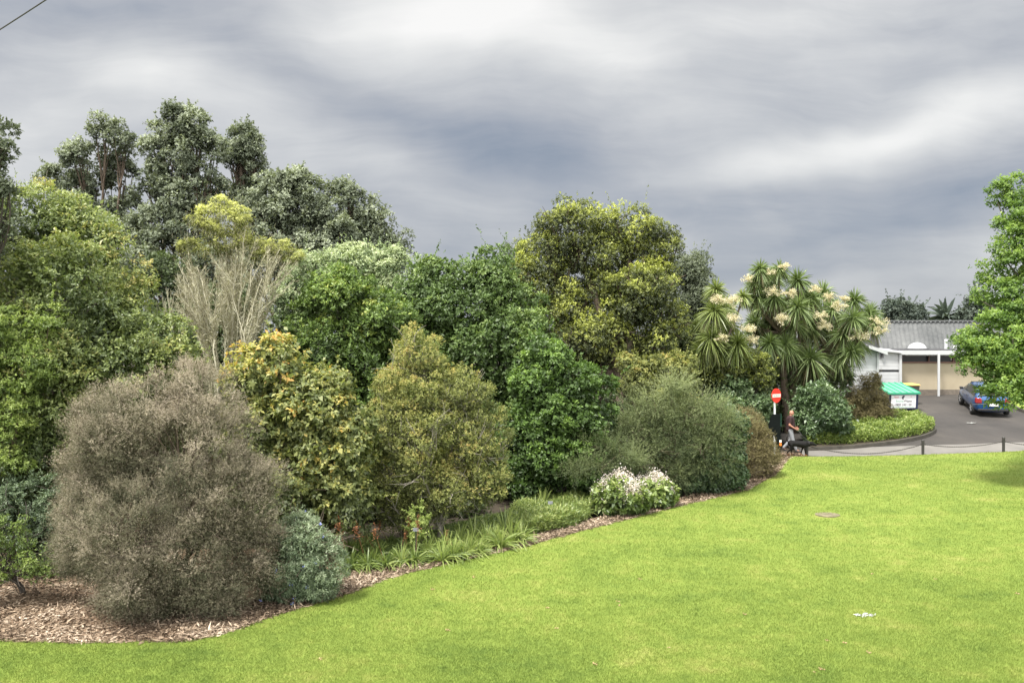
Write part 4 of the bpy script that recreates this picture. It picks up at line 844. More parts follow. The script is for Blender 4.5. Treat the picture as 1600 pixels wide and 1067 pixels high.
MB().box(loc(((x0r+xr+1)/2, YB+4.2, zr+.06)), (xr+1-x0r, .22, .07)).build('ridge_cap', m_roof, roof, bevel=.02)
MB().box(loc(((x0r-1+xr+1)/2, YB+1.6, ze-.03)), (xr+2-x0r, 4.1, .10)).build('flat_roof', m_dark, hall)
MB().box(loc(((x0r+xr+1)/2, YB+8, (ze+zr)/2-.2)), (xr+.9-x0r, 7.2, zr-ze+.0)).build('roof_end', m_roof, roof)
# skylight dome and vents sit on the slope
def onroof(px, py):
    q_ = P(px, py, YB+1.3); q_[2] = ze+.02; return q_
c = onroof(1433, 546); k = c[1]/F
mb = MB(); n = 20; prof = [(14*k, -.1), (14*k, .05), (13*k, .12), (10.8*k, .23), (7.6*k, .31), (3.6*k, .36), (.02, .38)]
mb.lathe(prof, loc(c), 28); sk = mb.build('skylight', m_wht2, roof, smooth=True, label='white domed skylight near the eave')
MB().lathe([(17*k, -.12), (17*k, .03)], loc(c), 28).build('flashing', m_dark, sk)
c = onroof(1478, 546); MB().lathe([(.10, -.1), (.10, .50), (.07, .56)], loc(c), 14).build('vent_pipe', m_wht2, roof, smooth=False)
c = onroof(1494, 547); MB().lathe([(.22, -.05), (.20, .1), (.08, .22)], loc(c), 14).build('vent_cap', m_wht2, roof, smooth=True)

# white weatherboard house
YH = 47.5
hx1 = P(1370, 560, YH)[0]; hx0 = P(1185, 560, YH)[0]; gzh = float(hz(hx1-1, YH))
ox, oy, oz = hx1, YH, gzh
house = empty('white_house', (hx1, YH, gzh), label='white weatherboard house with a low gable behind the cabbage trees', cat='building')
pT = [P(1370.5, 549, YH)[2], P(1352, 541.5, YH)[2]]; xa = P(1352, 541, YH)[0]
def boards(mb, x0, x1, ztop, y_, z0, step=.16, d=.009):
    z_ = z0
    while z_ < max(ztop(x0), ztop(x1)):
        a, b_ = ztop(x0), ztop(x1); t0, t1 = min(z_+step, a), min(z_+step, b_)
        if t0 > z_ and t1 > z_:
            mb.hexa([(x0, y_-d, z_), (x1, y_-d, z_), (x1, y_+.02, z_), (x0, y_+.02, z_), (x0, y_, t0), (x1, y_, t1), (x1, y_+.02, t1), (x0, y_+.02, t0)])
        z_ += step
    return mb
zE = pT[0]-gzh; zA = pT[1]-gzh; xA = xa-hx1; xL = hx0-hx1
prof = lambda x: zE+(zA-zE)*min(1, x/xA) if x > xA else max(zE, zA-(xA-x)*.30)
mb = MB(); xs_ = list(np.linspace(0, xA, 6))+list(np.linspace(xA, xA*2.2, 6))[1:]+[xL]
for a, b_ in zip(xs_[1:], xs_[:-1]): boards(mb, a, b_, prof, 0, .15)
mb.build('wall', m_wht, house)
mb = MB(); mb.box((xL/2, 3, (zE-.1)/2), (abs(xL), 5.9, zE-.1)); mb.build('inner_wall', m_wht, house)
MB().box((xL/2, 2.9, .05), (abs(xL)+.02, 5.75, .3)).build('foundation', m_brick, house)
rf = MB()
rf.hexa([(xA, -.45, zA+.02), (.35, -.45, zE-.08), (.35, 6, zE-.08), (xA, 6, zA+.02), (xA, -.45, zA+.12), (.35, -.45, zE+.02), (.35, 6, zE+.02), (xA, 6, zA+.12)])
rf.hexa([(xA*2.3, -.45, zE-.05), (xA, -.45, zA+.02), (xA, 6, zA+.02), (xA*2.3, 6, zE-.05), (xA*2.3, -.45, zE+.05), (xA, -.45, zA+.12), (xA, 6, zA+.12), (xA*2.3, 6, zE+.05)])
rf.build('roof', basic('roof_dark', (.10, .10, .11), .7, .2, 3.), house)
V, Fs = corrugated(xL-.5, xA*2.3, -.3, zE+.12, 3.2, zE+1.15); link('rear_roof', npmesh('rear_roof', V, Fs, shade=True), m_roof, house)
brd = MB(); brd.hexa([(xA, -.49, zA-.08), (.38, -.49, zE-.18), (.38, -.455, zE-.18), (xA, -.455, zA-.08), (xA, -.49, zA+.10), (.38, -.49, zE), (.38, -.455, zE), (xA, -.455, zA+.10)]); brd.build('barge_board', m_wht2, house)
MB().box(((xL+xA*2.3)/2, -.35, zE+.0), (abs(xL-xA*2.3), .1, .13)).build('gutter', m_wht2, house)
MB().box((.03, -.03, zE/2), (.1, .1, zE-.1)).build('corner_board', m_wht2, house)
wd_ = MB().box((xL+1.2, -.04, 1.6), (1.4, .06, 1.1)).build('window', m_glass, house)
mb = MB(); mb.box((xL+1.2, -.05, 1.02), (1.6, .1, .08)); mb.box((xL+1.2, -.05, 2.18), (1.6, .1, .08)); mb.box((xL+.46, -.05, 1.6), (.08, .1, 1.08)); mb.box((xL+1.94, -.05, 1.6), (.08, .1, 1.08)); mb.build('window_frame', m_wht2, wd_)

# white lean-to between the house and the hall
YL = 49.2; lx0, lx1 = P(1371, 560, YL)[0], P(1408, 560, YL)[0]; g2 = float(hz(lx0+.6, YL)); LT = empty('lean_to', (lx0, YL, g2), label='narrow white lean-to with a dark slot, joining the house to the tan building', cat='building')
zt0, zt1 = P(1371, 548, YL)[2]-g2, P(1408, 552, YL)[2]-g2; zs0, zs1 = P(1390, 581, YL)[2]-g2, P(1390, 577.5, YL)[2]-g2; wl = lx1-lx0
mb = MB(); tl = lambda x: zs0; boards(mb, 0, wl, lambda x: zs0-.01, 0, .05, .2); boards(mb, 0, wl, lambda x: zt0+(zt1-zt0)*x/wl, -.0, zs1, .2); mb.box((wl-.06, -.05, zt1/2), (.14, .08, zt1-.05)); mb.build('wall', m_wht, LT)
MB().box((wl/2, .12, (zs0+zs1)/2), (wl-.02, .1, .5)).build('slot', m_dark, LT)
MB().box((wl/2, .65, 1.0), (wl-.04, .9, 1.9)).build('rear_wall', m_wht, LT)
MB().hexa([(-.1, -.25, zt0), (wl+.05, -.25, zt1), (wl+.05, 1.2, zt1+.1), (-.1, 1.2, zt0+.1), (-.1, -.25, zt0+.1), (wl+.05, -.25, zt1+.1), (wl+.05, 1.2, zt1+.2), (-.1, 1.2, zt0+.2)]).build('roof', m_wht2, LT)
lp = MB(); lp.box((.22, -.12, P(1377, 556, YL)[2]-g2), (.10, .14, .22)); lp.box((.22, -.14, P(1377, 552, YL)[2]-g2), (.2, .22, .05)); lp.build('wall_lamp', m_dark, LT, bevel=.01)

# ------------------------------------------------------------------ front-load bin
m_navy = basic('navy_steel', (.018, .028, .075), .45, .25, 3, metal=.2)
m_lid = basic('green_lid', (.10, .38, .21), .45, .12, 3); m_lidd = basic('green_rib', (.02, .26, .15), .45, .1, 3)
bf0, bf1 = G(1389, 643), G(1432, 640.5); d_ = bf1-bf0; rz = math.atan2(d_[1], d_[0])*.6; wdt = 1.42*0+math.hypot(d_[0], d_[1])
skip = empty('rubbish_skip', (bf0+bf1)/2, rz, label='navy rubbish skip with a ribbed green lid and a white sign', cat='skip')
w2 = wdt/2; hF, hB, dp = .86, 1.28, 1.5
mb = MB(); mb.hexa([(-w2, 0, .06), (w2, 0, .06), (w2, dp, .06), (-w2, dp, .06), (-w2, -.06, hF), (w2, -.06, hF), (w2, dp, hB), (-w2, dp, hB)])
for s in (-1, 1): mb.box((s*(w2+.03), .55, .62), (.06, .9, .14))
mb.build('body', m_navy, skip, bevel=.015)
lid = MB().hexa([(-w2-.05, -.14, hF+.004), (w2+.05, -.14, hF+.004), (w2+.05, dp+.03, hB+.004), (-w2-.05, dp+.03, hB+.004), (-w2-.05, -.14, hF+.07), (w2+.05, -.14, hF+.07), (w2+.05, dp+.03, hB+.07), (-w2-.05, dp+.03, hB+.07)]).build('lid', m_lid, skip, bevel=.01)
mb = MB()
for x_ in np.linspace(-w2-.02, w2+.02, 6): mb.hexa([(x_-.03, -.15, hF+.066), (x_+.03, -.15, hF+.066), (x_+.03, dp+.02, hB+.066), (x_-.03, dp+.02, hB+.066), (x_-.02, -.13, hF+.10), (x_+.02, -.13, hF+.10), (x_+.02, dp+.01, hB+.10), (x_-.02, dp+.01, hB+.10)])
mb.box((0, -.15, hF+.03), (wdt+.12, .02, .09)); mb.build('rib', m_lidd, lid)
for sx_ in (-1, 1):
    for sy_ in (.12, dp-.12): MB().lathe([(.05, 0), (.06, .03), (.05, .06)], (sx_*(w2-.12), sy_, 0), 12).build('wheel', m_dark, skip)
sgw, sgh = wdt*.82, .66; th_ = math.atan2(.06, hF-.06)
sg = empty('sign_panel', (.0, -.055, .48), 0); sg.parent = skip; sg.rotation_euler = (th_, 0, 0)
MB().box((0, .0, 0), (sgw, .012, sgh)).build('sign_sheet', basic('sign_white', (.72, .72, .74), .5, .03), sg)
def text(name, body, size, loc_, mat, parent, rot=(math.pi/2, 0, 0), ext=.001):
    cu = bpy.data.curves.new(name, 'FONT'); cu.body = body; cu.size = size; cu.extrude = ext; cu.align_x = 'CENTER'; cu.align_y = 'CENTER'
    tmp = bpy.data.objects.new(name, cu); COL.objects.link(tmp); bpy.context.view_layer.update()
    me = bpy.data.meshes.new_from_object(tmp.evaluated_get(bpy.context.evaluated_depsgraph_get())); bpy.data.objects.remove(tmp)
    me.materials.clear(); o = link(name, me, mat, parent); o.location = loc_; o.rotation_euler = rot; return o
m_ink = basic('ink_dark', (.03, .03, .05), .6, .05); m_inkg = basic('ink_green', (.20, .45, .32), .6, .05); m_inkr = basic('ink_pink', (.62, .40, .42), .6, .05)
text('lettering', 'Enviro', .17, (-.22, -.012, .02), m_inkg, sg); text('lettering', 'Waste', .17, (.24, -.012, .02), m_ink, sg)
text('lettering', '0800 240 120', .165, (0, -.012, -.17), m_ink, sg)
mb = MB(); pl = [(.10*math.cos(a), .10*math.sin(a)) for a in np.linspace(R(35), R(260), 14)]+[(-.01, -.03), (.015, .03)]
mb.prism([(x, z+.2) for x, z in pl], -.012, -.008); mb.build('emblem', m_ink, sg)
MB().box((-.40, -.009, .22), (.26, .004, .07)).build('sticker', m_inkr, sg); MB().box((.42, -.009, .24), (.08, .004, .05)).build('sticker', m_inkr, sg)
MB().box((0, -.009, -.28), (sgw*.85, .004, .018)).build('rule_line', m_inkg, sg)
# wheelie bin behind
c = G(1436, 636); c = c+np.array([.0, .9, 0]); c[2] = hz(c[0], c[1])
wb = empty('wheelie_bin', c, R(12), label='dark wheelie bin with an orange-yellow lid behind the navy skip', cat='bin')
m_bin = basic('bin_dark', (.05, .05, .04), .6, .2); m_yel = basic('bin_lid', (.72, .40, .10), .5, .08)
MB().hexa([(-.22, -.22, .06), (.22, -.22, .06), (.22, .24, .06), (-.22, .24, .06), (-.29, -.30, 1.0), (.29, -.30, 1.0), (.29, .34, 1.03), (-.29, .34, 1.03)]).build('body', m_bin, wb, bevel=.02)
MB().hexa([(-.32, -.34, 1.0), (.32, -.34, 1.0), (.32, .38, 1.035), (-.32, .38, 1.035), (-.27, -.28, 1.07), (.27, -.28, 1.07), (.28, .36, 1.11), (-.28, .36, 1.11)]).build('lid', m_yel, wb, bevel=.02)
for s in (-1, 1): 
    mb = MB(); mb.tube([(s*.27, .30, .1), (s*.32, .30, .1)], .1, 16); mb.build('wheel', m_dark, wb)
mb = MB(); mb.tube([(-.25, .42, 1.0), (.25, .42, 1.0)], .018, 8); mb.build('handle', m_bin, wb)

# ------------------------------------------------------------------ chain fence
m_post = basic('post_black', (.03, .028, .027), .55, .25, 10)
m_chain = basic('chain_dark', (.05, .045, .04), .5, .2, 10, metal=.4)
posts = [G(1261, 712), G(1442, 710), G(1568, 705.5)]; dlt = posts[2]-posts[1]; q = posts[2]+dlt; q[2] = hz(q[0], q[1]); posts.append(q)
plabs = ['black timber bollard beside the dog', 'black timber bollard on the lawn edge below the kerbed bed', 'black timber bollard near the right edge below the car', 'black timber bollard beyond the right edge']
pproto = None
for k, g_ in enumerate(posts[:3]):
    if pproto is None:
        pproto = [MB().lathe([(.055, -.1), (.055, .53), (.062, .535), (.062, .57), (.04, .60)], (0, 0, 0), 14)]
        root = empty('chain_bollard', g_); kids = [pproto[0].build('post', m_post, root), MB().lathe([(.058, .50), (.062, .505), (.062, .52), (.058, .525)], (0, 0, 0), 14).build('collar', m_chain, root)]
        mb = MB(); mb.tube([(-.10, 0, .42), (.10, 0, .42)], .012, 8); kids.append(mb.build('eye_bolt', m_chain, root))
    else:
        r0_ = root; root = r0_.copy(); COL.objects.link(root); root.location = g_
        for c_ in kids: c2 = c_.copy(); COL.objects.link(c2); c2.parent = root
    tag(root, plabs[k], 'bollard', 'bollards carrying the chain')
def chain(a, b_, sag, label):
    L_ = np.linalg.norm(b_-a); n = int(L_/.045); t = np.linspace(0, 1, n); p_ = a+(b_-a)*t[:, None]; p_[:, 2] += .42-sag*4*t*(1-t)
    p_[:, 2] = np.maximum(p_[:, 2], hz(p_[:, 0], p_[:, 1])+.03)
    T_ = Tubes(); d_ = np.gradient(p_, axis=0); d_ = unit(d_)
    for i in range(n):
        s1_ = unit(np.cross(d_[i], [0, 0, 1.])); s_ = s1_ if i % 2 else np.cross(s1_, d_[i]); ph = np.linspace(0, 2*math.pi, 9)
        T_.add(p_[i]+np.outer(np.cos(ph), d_[i])*.034+np.outer(np.sin(ph), s_)*.016, .0075, 4)
    me = T_.mesh('hanging_chain'); me.transform(Matrix.Translation(Vector(-a))); o = link('hanging_chain', me, m_chain, label=label, cat='chain', group='chains slung between the bollards'); o.location = a
chain(posts[0], posts[1], .36, 'long low-slung chain from the bollard by the dog to the next bollard')
chain(posts[1], posts[2], .16, 'dark chain hung between the two bollards right of the kerbed bed')
chain(posts[2], posts[3], .2, 'dark chain leaving the right-edge bollard out of the picture')

# ------------------------------------------------------------------ round sign and black board
m_red = basic('sign_red', (.72, .03, .02), .4, .04); m_wsign = basic('sign_bar', (.8, .8, .8), .4, .03); m_pole = basic('pole_white', (.68, .70, .73), .4, .06)
c = G(1216, 716); ys = c[1]+.35; zc = P(1213, 618, ys); base = np.array([zc[0], ys, hz(zc[0], ys)])
sgn = empty('no_entry_sign', base, label='round red no entry sign with a white bar on a white pole', cat='road sign')
_rf = math.radians(52)-math.atan2(zc[0], zc[1]); MB().lathe([(.04, 0), (.04, zc[2]-base[2]+.05)], (-.075*math.sin(_rf), .075*math.cos(_rf), 0), 14).build('pole', m_pole, sgn)
va = math.atan2(zc[0], zc[1])                     # direction of view; face turned well away from it
face = empty('sign_face', (0, 0, zc[2]-base[2]), math.radians(52)-va); face.parent = sgn
mb = MB(); mb.tube([(0, -.010, 0), (0, .010, 0)], .29, 36); mb.build('disc', m_red, face)
MB().box((0, -.014, 0), (.50, .006, .13)).build('bar', m_wsign, face); text('lettering', 'NO ENTRY', .085, (0, -.0185, 0), basic('ink_grey', (.25, .25, .28), .6, .05), face)
MB().box((0, .02, 0), (.10, .02, .30)).build('bracket', m_pole, face)
base = c; k = c[1]/F; m_blk = basic('board_black', (.003, .005, .005), .8, .3, 5, spec=.15); m_edge = basic('board_edge_green', (.01, .07, .045), .5, .2)
bb = empty('black_board', base, label='tall black board on a black post in front of the round red sign', cat='board')
zt = P(1216, 647, c[1])[2]-base[2]
def bx(px, py): q = P(px, py, c[1]); return (q[0]-base[0], q[2]-base[2])
MB().box((bx(1217, 700)[0]+.02, .05, zt/2-.05), (.10, .10, zt-.05)).build('post', m_blk, bb, bevel=.01)
MB().prism([bx(1206, 647), bx(1219.6, 647), bx(1219.6, 692), bx(1213, 691), bx(1209, 680), bx(1200.5, 672), bx(1200.5, 663)], -.03, -.004).build('panel', m_blk, bb, bevel=.006)
MB().box((bx(1220, 660)[0], -.017, bx(0, 656)[1]), (.02, .03, .5)).build('edge_strip', m_edge, bb)
MB().box((bx(1219, 690)[0], -.04, bx(0, 689)[1]), (.085, .014, .10)).build('reflector', m_wsign, bb); MB().box((bx(1219, 694)[0], -.04, bx(0, 694)[1]), (.085, .016, .11)).build('orange_reflector', basic('reflector_orange', (.8, .22, .03), .4, .05), bb)

# ------------------------------------------------------------------ figures
_b = bmesh.new(); bmesh.ops.create_icosphere(_b, subdivisions=2, radius=1); _b.verts.ensure_lookup_table()
BV = np.array([tuple(v.co) for v in _b.verts]); BF = [tuple(v.index for v in f.verts) for f in _b.faces]; _b.free()
def fleshed(name, segs, mat, parent, voxel=.012, smooth_it=6, blobs=()):
    """tapered limbs (a, b, ra, rb) and blobs (centre, radii) fused into one continuous skin"""
    SV = []
    def ball(c, r):
        rr = r if hasattr(r, '__len__') else (r, r, r); SV.append(BV*np.array(rr)+np.array(c))
    def ball_old(c, r):
        rr = r if hasattr(r, '__len__') else (r, r, r)
        bmesh.ops.create_uvsphere(bm, u_segments=16, v_segments=10, radius=1, matrix=Matrix.Translation(c) @ Matrix.Diagonal((*rr, 1)))
    for a, b_, ra, rb in segs:
        a, b_ = Vector(a), Vector(b_); d = b_-a; n = max(2, int(d.length/(min(ra, rb)*.45))+1)
        for i in range(n+1):
            t = i/n; ball(a+d*t, ra*(1-t)+rb*t)
    for c, r in blobs: ball(Vector(c), r)
    nb = len(BV); me = bpy.data.meshes.new(name); me.from_pydata(np.concatenate(SV).tolist(), [], [tuple(i+k*nb for i in f) for k in range(len(SV)) for f in BF]); o = bpy.data.objects.new(name, me); COL.objects.link(o)
    m1 = o.modifiers.new('r', 'REMESH'); m1.mode = 'VOXEL'; m1.voxel_size = voxel; m1.use_smooth_shade = True
    m2 = o.modifiers.new('s', 'SMOOTH'); m2.iterations = smooth_it; m2.factor = .5
    bpy.context.view_layer.update(); me2 = bpy.data.meshes.new_from_object(o.evaluated_get(bpy.context.evaluated_depsgraph_get())); me2.name = name
    bpy.data.objects.remove(o); me2.materials.clear(); return link(name, me2, mat, parent)
m_skin = basic('skin', (.40, .19, .13), .55, .06, 12); m_shirt = basic('shirt_maroon', (.028, .010, .012), .85, .25, 8); m_trs = basic('trousers_grey', (.24, .25, .27), .9, .12, 8); m_shoe = basic('shoe_dark', (.03, .03, .035), .6, .2)
pb = G(1240, 709.5); pb[1] += .45; pb[2] = hz(pb[0], pb[1])
man = empty('person', pb, R(-12), label='bald person in a dark maroon T-shirt and grey trousers walking a black dog', cat='person')
# facing +x ; -y is the side nearest the camera
sr, sl = (.00, -.19, 1.42), (-.01, .19, 1.42)
er, el = (-.05, -.25, 1.14), (.02, .24, 1.15)
wr, wl_ = (.17, -.22, 1.00), (.22, .16, 1.02)
hr, hl = (.10, .0, 0), (0, 0, 0)
kr, kl = (.10, -.10, .50), (.02, .10, .48)
ar, al = (.24, -.10, .10), (-.26, .10, .16)
def hand(w_, dirx):
    w_ = Vector(w_); seg = [(w_, w_+Vector((.07, 0, -.03)), .030, .034)]
    for i, l_ in enumerate((.070, .080, .074, .058)):
        o_ = w_+Vector((.085, 0, -.035+.0))+Vector((0, 0, .026-.0175*i)); k1 = o_+Vector((l_*.5, -.012, -.008)); k2 = k1+Vector((l_*.18, .028*dirx, -.018)); seg += [(o_, k1, .0105, .0095), (k1, k2, .0095, .008)]
    seg += [(w_+Vector((.03, -.018, .018)), w_+Vector((.075, -.042, .030)), .012, .010), (w_+Vector((.075, -.042, .030)), w_+Vector((.10, -.030, .02)), .010, .008)]
    return seg
segs = [((0, 0, .95), (.0, 0, 1.15), .135, .135), ((.0, 0, 1.15), (.0, 0, 1.36), .135, .14), ((0, -.14, 1.40), (0, .14, 1.40), .07, .07), ((0, 0, 1.42), (.03, 0, 1.54), .065, .055),
        (sr, er, .055, .045), (er, wr, .045, .028), (sl, el, .055, .045), (el, wl_, .045, .028),
        ((0, -.09, .93), kr, .085, .06), (kr, ar, .058, .036), ((0, .09, .93), kl, .085, .06), (kl, al, .058, .036), (ar, (.38, -.11, .05), .036, .032), (al, (-.16, .11, .06), .036, .03)]
segs += hand(wr, 1)+hand(wl_, 1)
blobs = [((.05, 0, 1.625), (.092, .074, .11)), ((.085, 0, 1.575), (.055, .052, .05)), ((.142, 0, 1.612), (.018, .012, .022)), ((.03, -.076, 1.615), (.018, .010, .03)), ((.03, .076, 1.615), (.018, .010, .03)), ((.128, 0, 1.575), (.014, .024, .007)),
         ((.05, 0, 1.1), (.13, .15, .13))]
body = fleshed('body', segs, m_skin, man, .0085, 3, blobs)
for s in (-1, 1): MB().lathe([(.002, -.009), (.009, -.004), (.010, 0), (.009, .004), (.002, .009)], (.131, s*.030, 1.636), 10).build('eye', m_shoe, man)
fleshed('shirt', [((0, 0, .97), (.02, 0, 1.12), .175, .19), ((.02, 0, 1.12), (.0, 0, 1.36), .19, .175), ((0, -.15, 1.405), (0, .15, 1.405), .085, .085), (sr, (-.03, -.225, 1.24), .078, .068), (sl, (.01, .22, 1.24), .078, .068)], m_shirt, man, .016, 6, [((.05, 0, 1.1), (.145, .165, .15))])
fleshed('trousers', [((0, 0, .93), (0, 0, .98), .15, .145), ((0, -.09, .92), kr, .10, .078), (kr, (.225, -.10, .13), .076, .06), ((0, .09, .92), kl, .10, .078), (kl, (-.24, .10, .19), .076, .06)], m_trs, man, .016, 5)
fleshed('shoe', [((.24, -.10, .06), (.40, -.11, .045), .05, .042)], m_shoe, man, .012, 3); fleshed('shoe', [((-.27, .10, .11), (-.15, .11, .05), .05, .042)], m_shoe, man, .012, 3)
# dog
m_dog, nt, b, out = nmat('dog_coat')
tcx = nt.nodes.new('ShaderNodeTexCoord'); sz = nt.nodes.new('ShaderNodeSeparateXYZ'); nt.links.new(tcx.outputs['Object'], sz.inputs[0]); nz = noise(nt, 20, 3, .6, tcx.outputs['Object'])
zz = math_(nt, 'ADD', sz.outputs[2], math_(nt, 'MULTIPLY', nz.outputs[0], .05))
r = ramp(nt, [(.0, (.16, .075, .03)), (.09, (.14, .065, .028)), (.14, (.006, .0055, .0055))], zz); nt.links.new(r.outputs[0], b.inputs['Base Color']); b.inputs['Roughness'].default_value = .7; b.inputs['Specular IOR Level'].default_value = .2
db = G(1248, 712); dog = empty('dog', db, R(-6), label='black dog with tan paws walking on a lead in front of the bald person', cat='dog')
S = []
S += [((-.32, 0, .50), (-.05, 0, .49), .125, .125), ((-.05, 0, .49), (.22, 0, .46), .13, .155), ((.22, 0, .49), (.40, 0, .51), .13, .09), ((.40, 0, .52), (.52, 0, .50), .09, .085), ((.52, 0, .49), (.67, 0, .44), .07, .042)]
S += [((-.36, 0, .54), (-.46, 0, .60), .035, .026), ((-.46, 0, .60), (-.47, 0, .74), .026, .018), ((-.47, 0, .74), (-.40, 0, .80), .018, .012)]
for s, f1, f2, b1, b2 in ((-1, .05, .02, -.08, -.10), (1, -.10, -.16, .10, .14)):
    S += [((.22, s*.07, .42), (.20+f1*.5, s*.08, .25), .055, .034), ((.20+f1*.5, s*.08, .25), (.20+f1, s*.08, .06), .030, .022), ((.20+f1, s*.08, .035), (.26+f1, s*.08, .028), .030, .026)]
    S += [((-.30, s*.06, .46), (-.26+b1*.4, s*.075, .29), .085, .048), ((-.26+b1*.4, s*.075, .29), (-.38+b1*.9, s*.075, .17), .042, .026), ((-.38+b1*.9, s*.075, .17), (-.36+b1, s*.075, .05), .024, .021), ((-.36+b1, s*.075, .033), (-.30+b1, s*.075, .028), .030, .026)]
fleshed('body', S, m_dog, dog, .011, 4, [((.50, -.07, .50), (.035, .014, .055)), ((.50, .07, .50), (.035, .014, .055)), ((.55, 0, .535), (.045, .04, .03)), ((.675, 0, .46), (.016, .018, .014))])
mb = MB(); ph = np.linspace(0, 2*math.pi, 17); mb.tube([(.40+.012*math.cos(a), .088*math.cos(a), .52+.088*math.sin(a)) for a in ph], .010, 6, cap=False); mb.build('collar', m_dark, dog)
for s in (-1, 1): MB().lathe([(.002, -.007), (.008, 0), (.002, .007)], (.585, s*.038, .515), 8).build('eye', m_shoe, dog)
bpy.context.view_layer.update()
h0 = man.matrix_world @ Vector((wr[0]+.11, wr[1], wr[2]-.04)); h1 = dog.matrix_world @ Vector((.40, -.02, .60)); a_, b_ = np.array(h0), np.array(h1)
T_ = Tubes(); T_.add(bez(a_, (a_+b_)/2+np.array([0, 0, -.12]), b_, 12), .007, 5); link('dog_lead', T_.mesh('dog_lead'), m_dark, label='thin dark lead between the person\'s hand and the dog', cat='lead')

# ------------------------------------------------------------------ car
m_paint, nt, b, out = nmat('car_blue'); n1 = noise(nt, 2, 2); r = ramp(nt, [(.3, (.007, .055, .17)), (.7, (.010, .07, .21))], n1.outputs[0]); nt.links.new(r.outputs[0], b.inputs['Base Color']); b.inputs['Roughness'].default_value = .3; b.inputs['Metallic'].default_value = .3; b.inputs['Coat Weight'].default_value = .8
m_tyre = basic('tyre', (.02, .02, .02), .85, .2, 20); m_rim = basic('rim_silver', (.55, .55, .57), .35, .1, 20, metal=.7); m_lightr = basic('tail_red', (.22, .012, .012), .25, .1); m_trim = basic('trim_black', (.02, .02, .022), .6, .1)
rw = G(1520, 646); fw_ = G(1502.5, 638.5); hd = fw_-rw; 
va = math.atan2(G(1545, 645)[0], G(1545, 645)[1]); ang = va-R(13)                       # heading, clockwise from +Y
f = np.array([math.sin(ang), math.cos(ang)]); rt = np.array([f[1], -f[0]])
# local frame: x forward, y left. rear-left wheel at (-1.22, .74)
cpos = rw[:2]-(-1.22*f)-(-rt*.74); cz = float(hz(*cpos)); slope = math.atan2(float(hz(*(cpos+f*1.2))-hz(*(cpos-f*1.2))), 2.4)
car = empty('parked_car', (cpos[0], cpos[1], cz), label='blue hatchback parked on the driveway under the fresh green tree', cat='car'); car.rotation_euler = (0, -slope, math.pi/2-ang)
ST = [(-1.93, .34, .55, .78, .80, .80, .62), (-1.90, .27, .58, .88, .92, .90, .70), (-1.80, .22, .60, .93, 1.00, .98, .76), (-1.55, .20, .60, .93, 1.22, 1.26, .66), (-1.30, .20, .60, .93, 1.40, 1.43, .60), (-.9, .19, .60, .93, 1.45, 1.49, .58), (-.2, .19, .60, .92, 1.45, 1.49, .58), (.35, .19, .60, .91, 1.36, 1.40, .60),
      (.80, .20, .60, .91, 1.10, 1.14, .66), (1.10, .20, .60, .90, .96, .985, .74), (1.5, .21, .58, .82, .88, .91, .72), (1.85, .24, .55, .72, .76, .79, .66), (2.0, .32, .52, .62, .66, .68, .55)]
HW = .835
def ringof(s):
    x, zb, zm, zl, zr_, zc_, wr_ = s; e = .80 if abs(x) > 1.88 else .93 if abs(x) > 1.75 else 1.
    return [(x, 0, zb), (x, HW*.85*e, zb), (x, HW*.97*e, (zb+zm)/2), (x, HW*e, zm), (x, HW*.97*e, zl), (x, wr_*.98, zr_-.01), (x, wr_*.82, zc_-.015), (x, 0, zc_)]
rings = [ringof(s) for s in ST]
mb = MB(); V = []; n = 8
for rg in rings: V += rg+[(p[0], -p[1], p[2]) for p in rg[1:-1][::-1]]
m_ = 14; Fs = [(k*m_+i, k*m_+(i+1) % m_, (k+1)*m_+(i+1) % m_, (k+1)*m_+i) for k in range(len(rings)-1) for i in range(m_)]; Fs += [tuple(range(m_))[::-1], tuple((len(rings)-1)*m_+i for i in range(m_))]
mb.add(V, Fs); mb.build('body', m_paint, car, smooth=True, sub=1)
def lerp(a, b_, t): return tuple(a[i]*(1-t)+b_[i]*t for i in range(3))
def patch(name, k0, k1, i0, i1, t0, t1, mat, side, parent=car, off=.012, nseg=1):
    mb = MB(); V = []
    for k in range(k0, k1+1):
        a, b_ = rings[k][i0], rings[k][i1]; p, q = lerp(a, b_, t0), lerp(a, b_, t1); V += [(p[0], side*(p[1]+off), p[2]), (q[0], side*(q[1]+off), q[2])]
    mb.add(V, [(2*i, 2*i+2, 2*i+3, 2*i+1) for i in range(k1-k0)]); return mb.build(name, mat, parent)
for s in (1, -1):
    patch('side_window', 3, 5, 4, 5, .12, .86, m_glass, s); patch('side_window', 5, 8, 4, 5, .12, .86, m_glass, s)
def band(name, ka, kb, ta, tb, wsc, mat, off, parent=car):           # across the car between two stations
    def pt(k, t, y): 
        a, b_ = rings[k], rings[k+1]; zc0, zc1 = a[7][2], b_[7][2]; w0, w1 = a[6][1], b_[6][1]; x = a[0][0]*(1-t)+b_[0][0]*t; w_ = (w0*(1-t)+w1*t)
        return (x, y*w_*wsc, zc0*(1-t)+zc1*t-.012*abs(y)+.0)
    V = []; rows = [(ka, ta)]+[(k, 0.) for k in range(ka+1, kb+1)]+[(kb, tb)]
    ys_ = (-1, -.5, 0, .5, 1); pts = [[pt(k, t, y) for y in ys_] for k, t in rows]
    for rw_ in pts: V += [(p[0]+off[0], p[1], p[2]+off[1]) for p in rw_]
    mb = MB(); mb.add(V, [(r_*5+i, r_*5+i+1, r_*5+6+i, r_*5+5+i) for r_ in range(len(rows)-1) for i in range(4)]); return mb.build(name, mat, parent)
band('rear_window', 2, 3, .15, .85, 1.0, m_glass, (-.02, .015)); band('windscreen', 7, 8, .1, .9, 1.0, m_glass, (.02, .015))
wheels = []
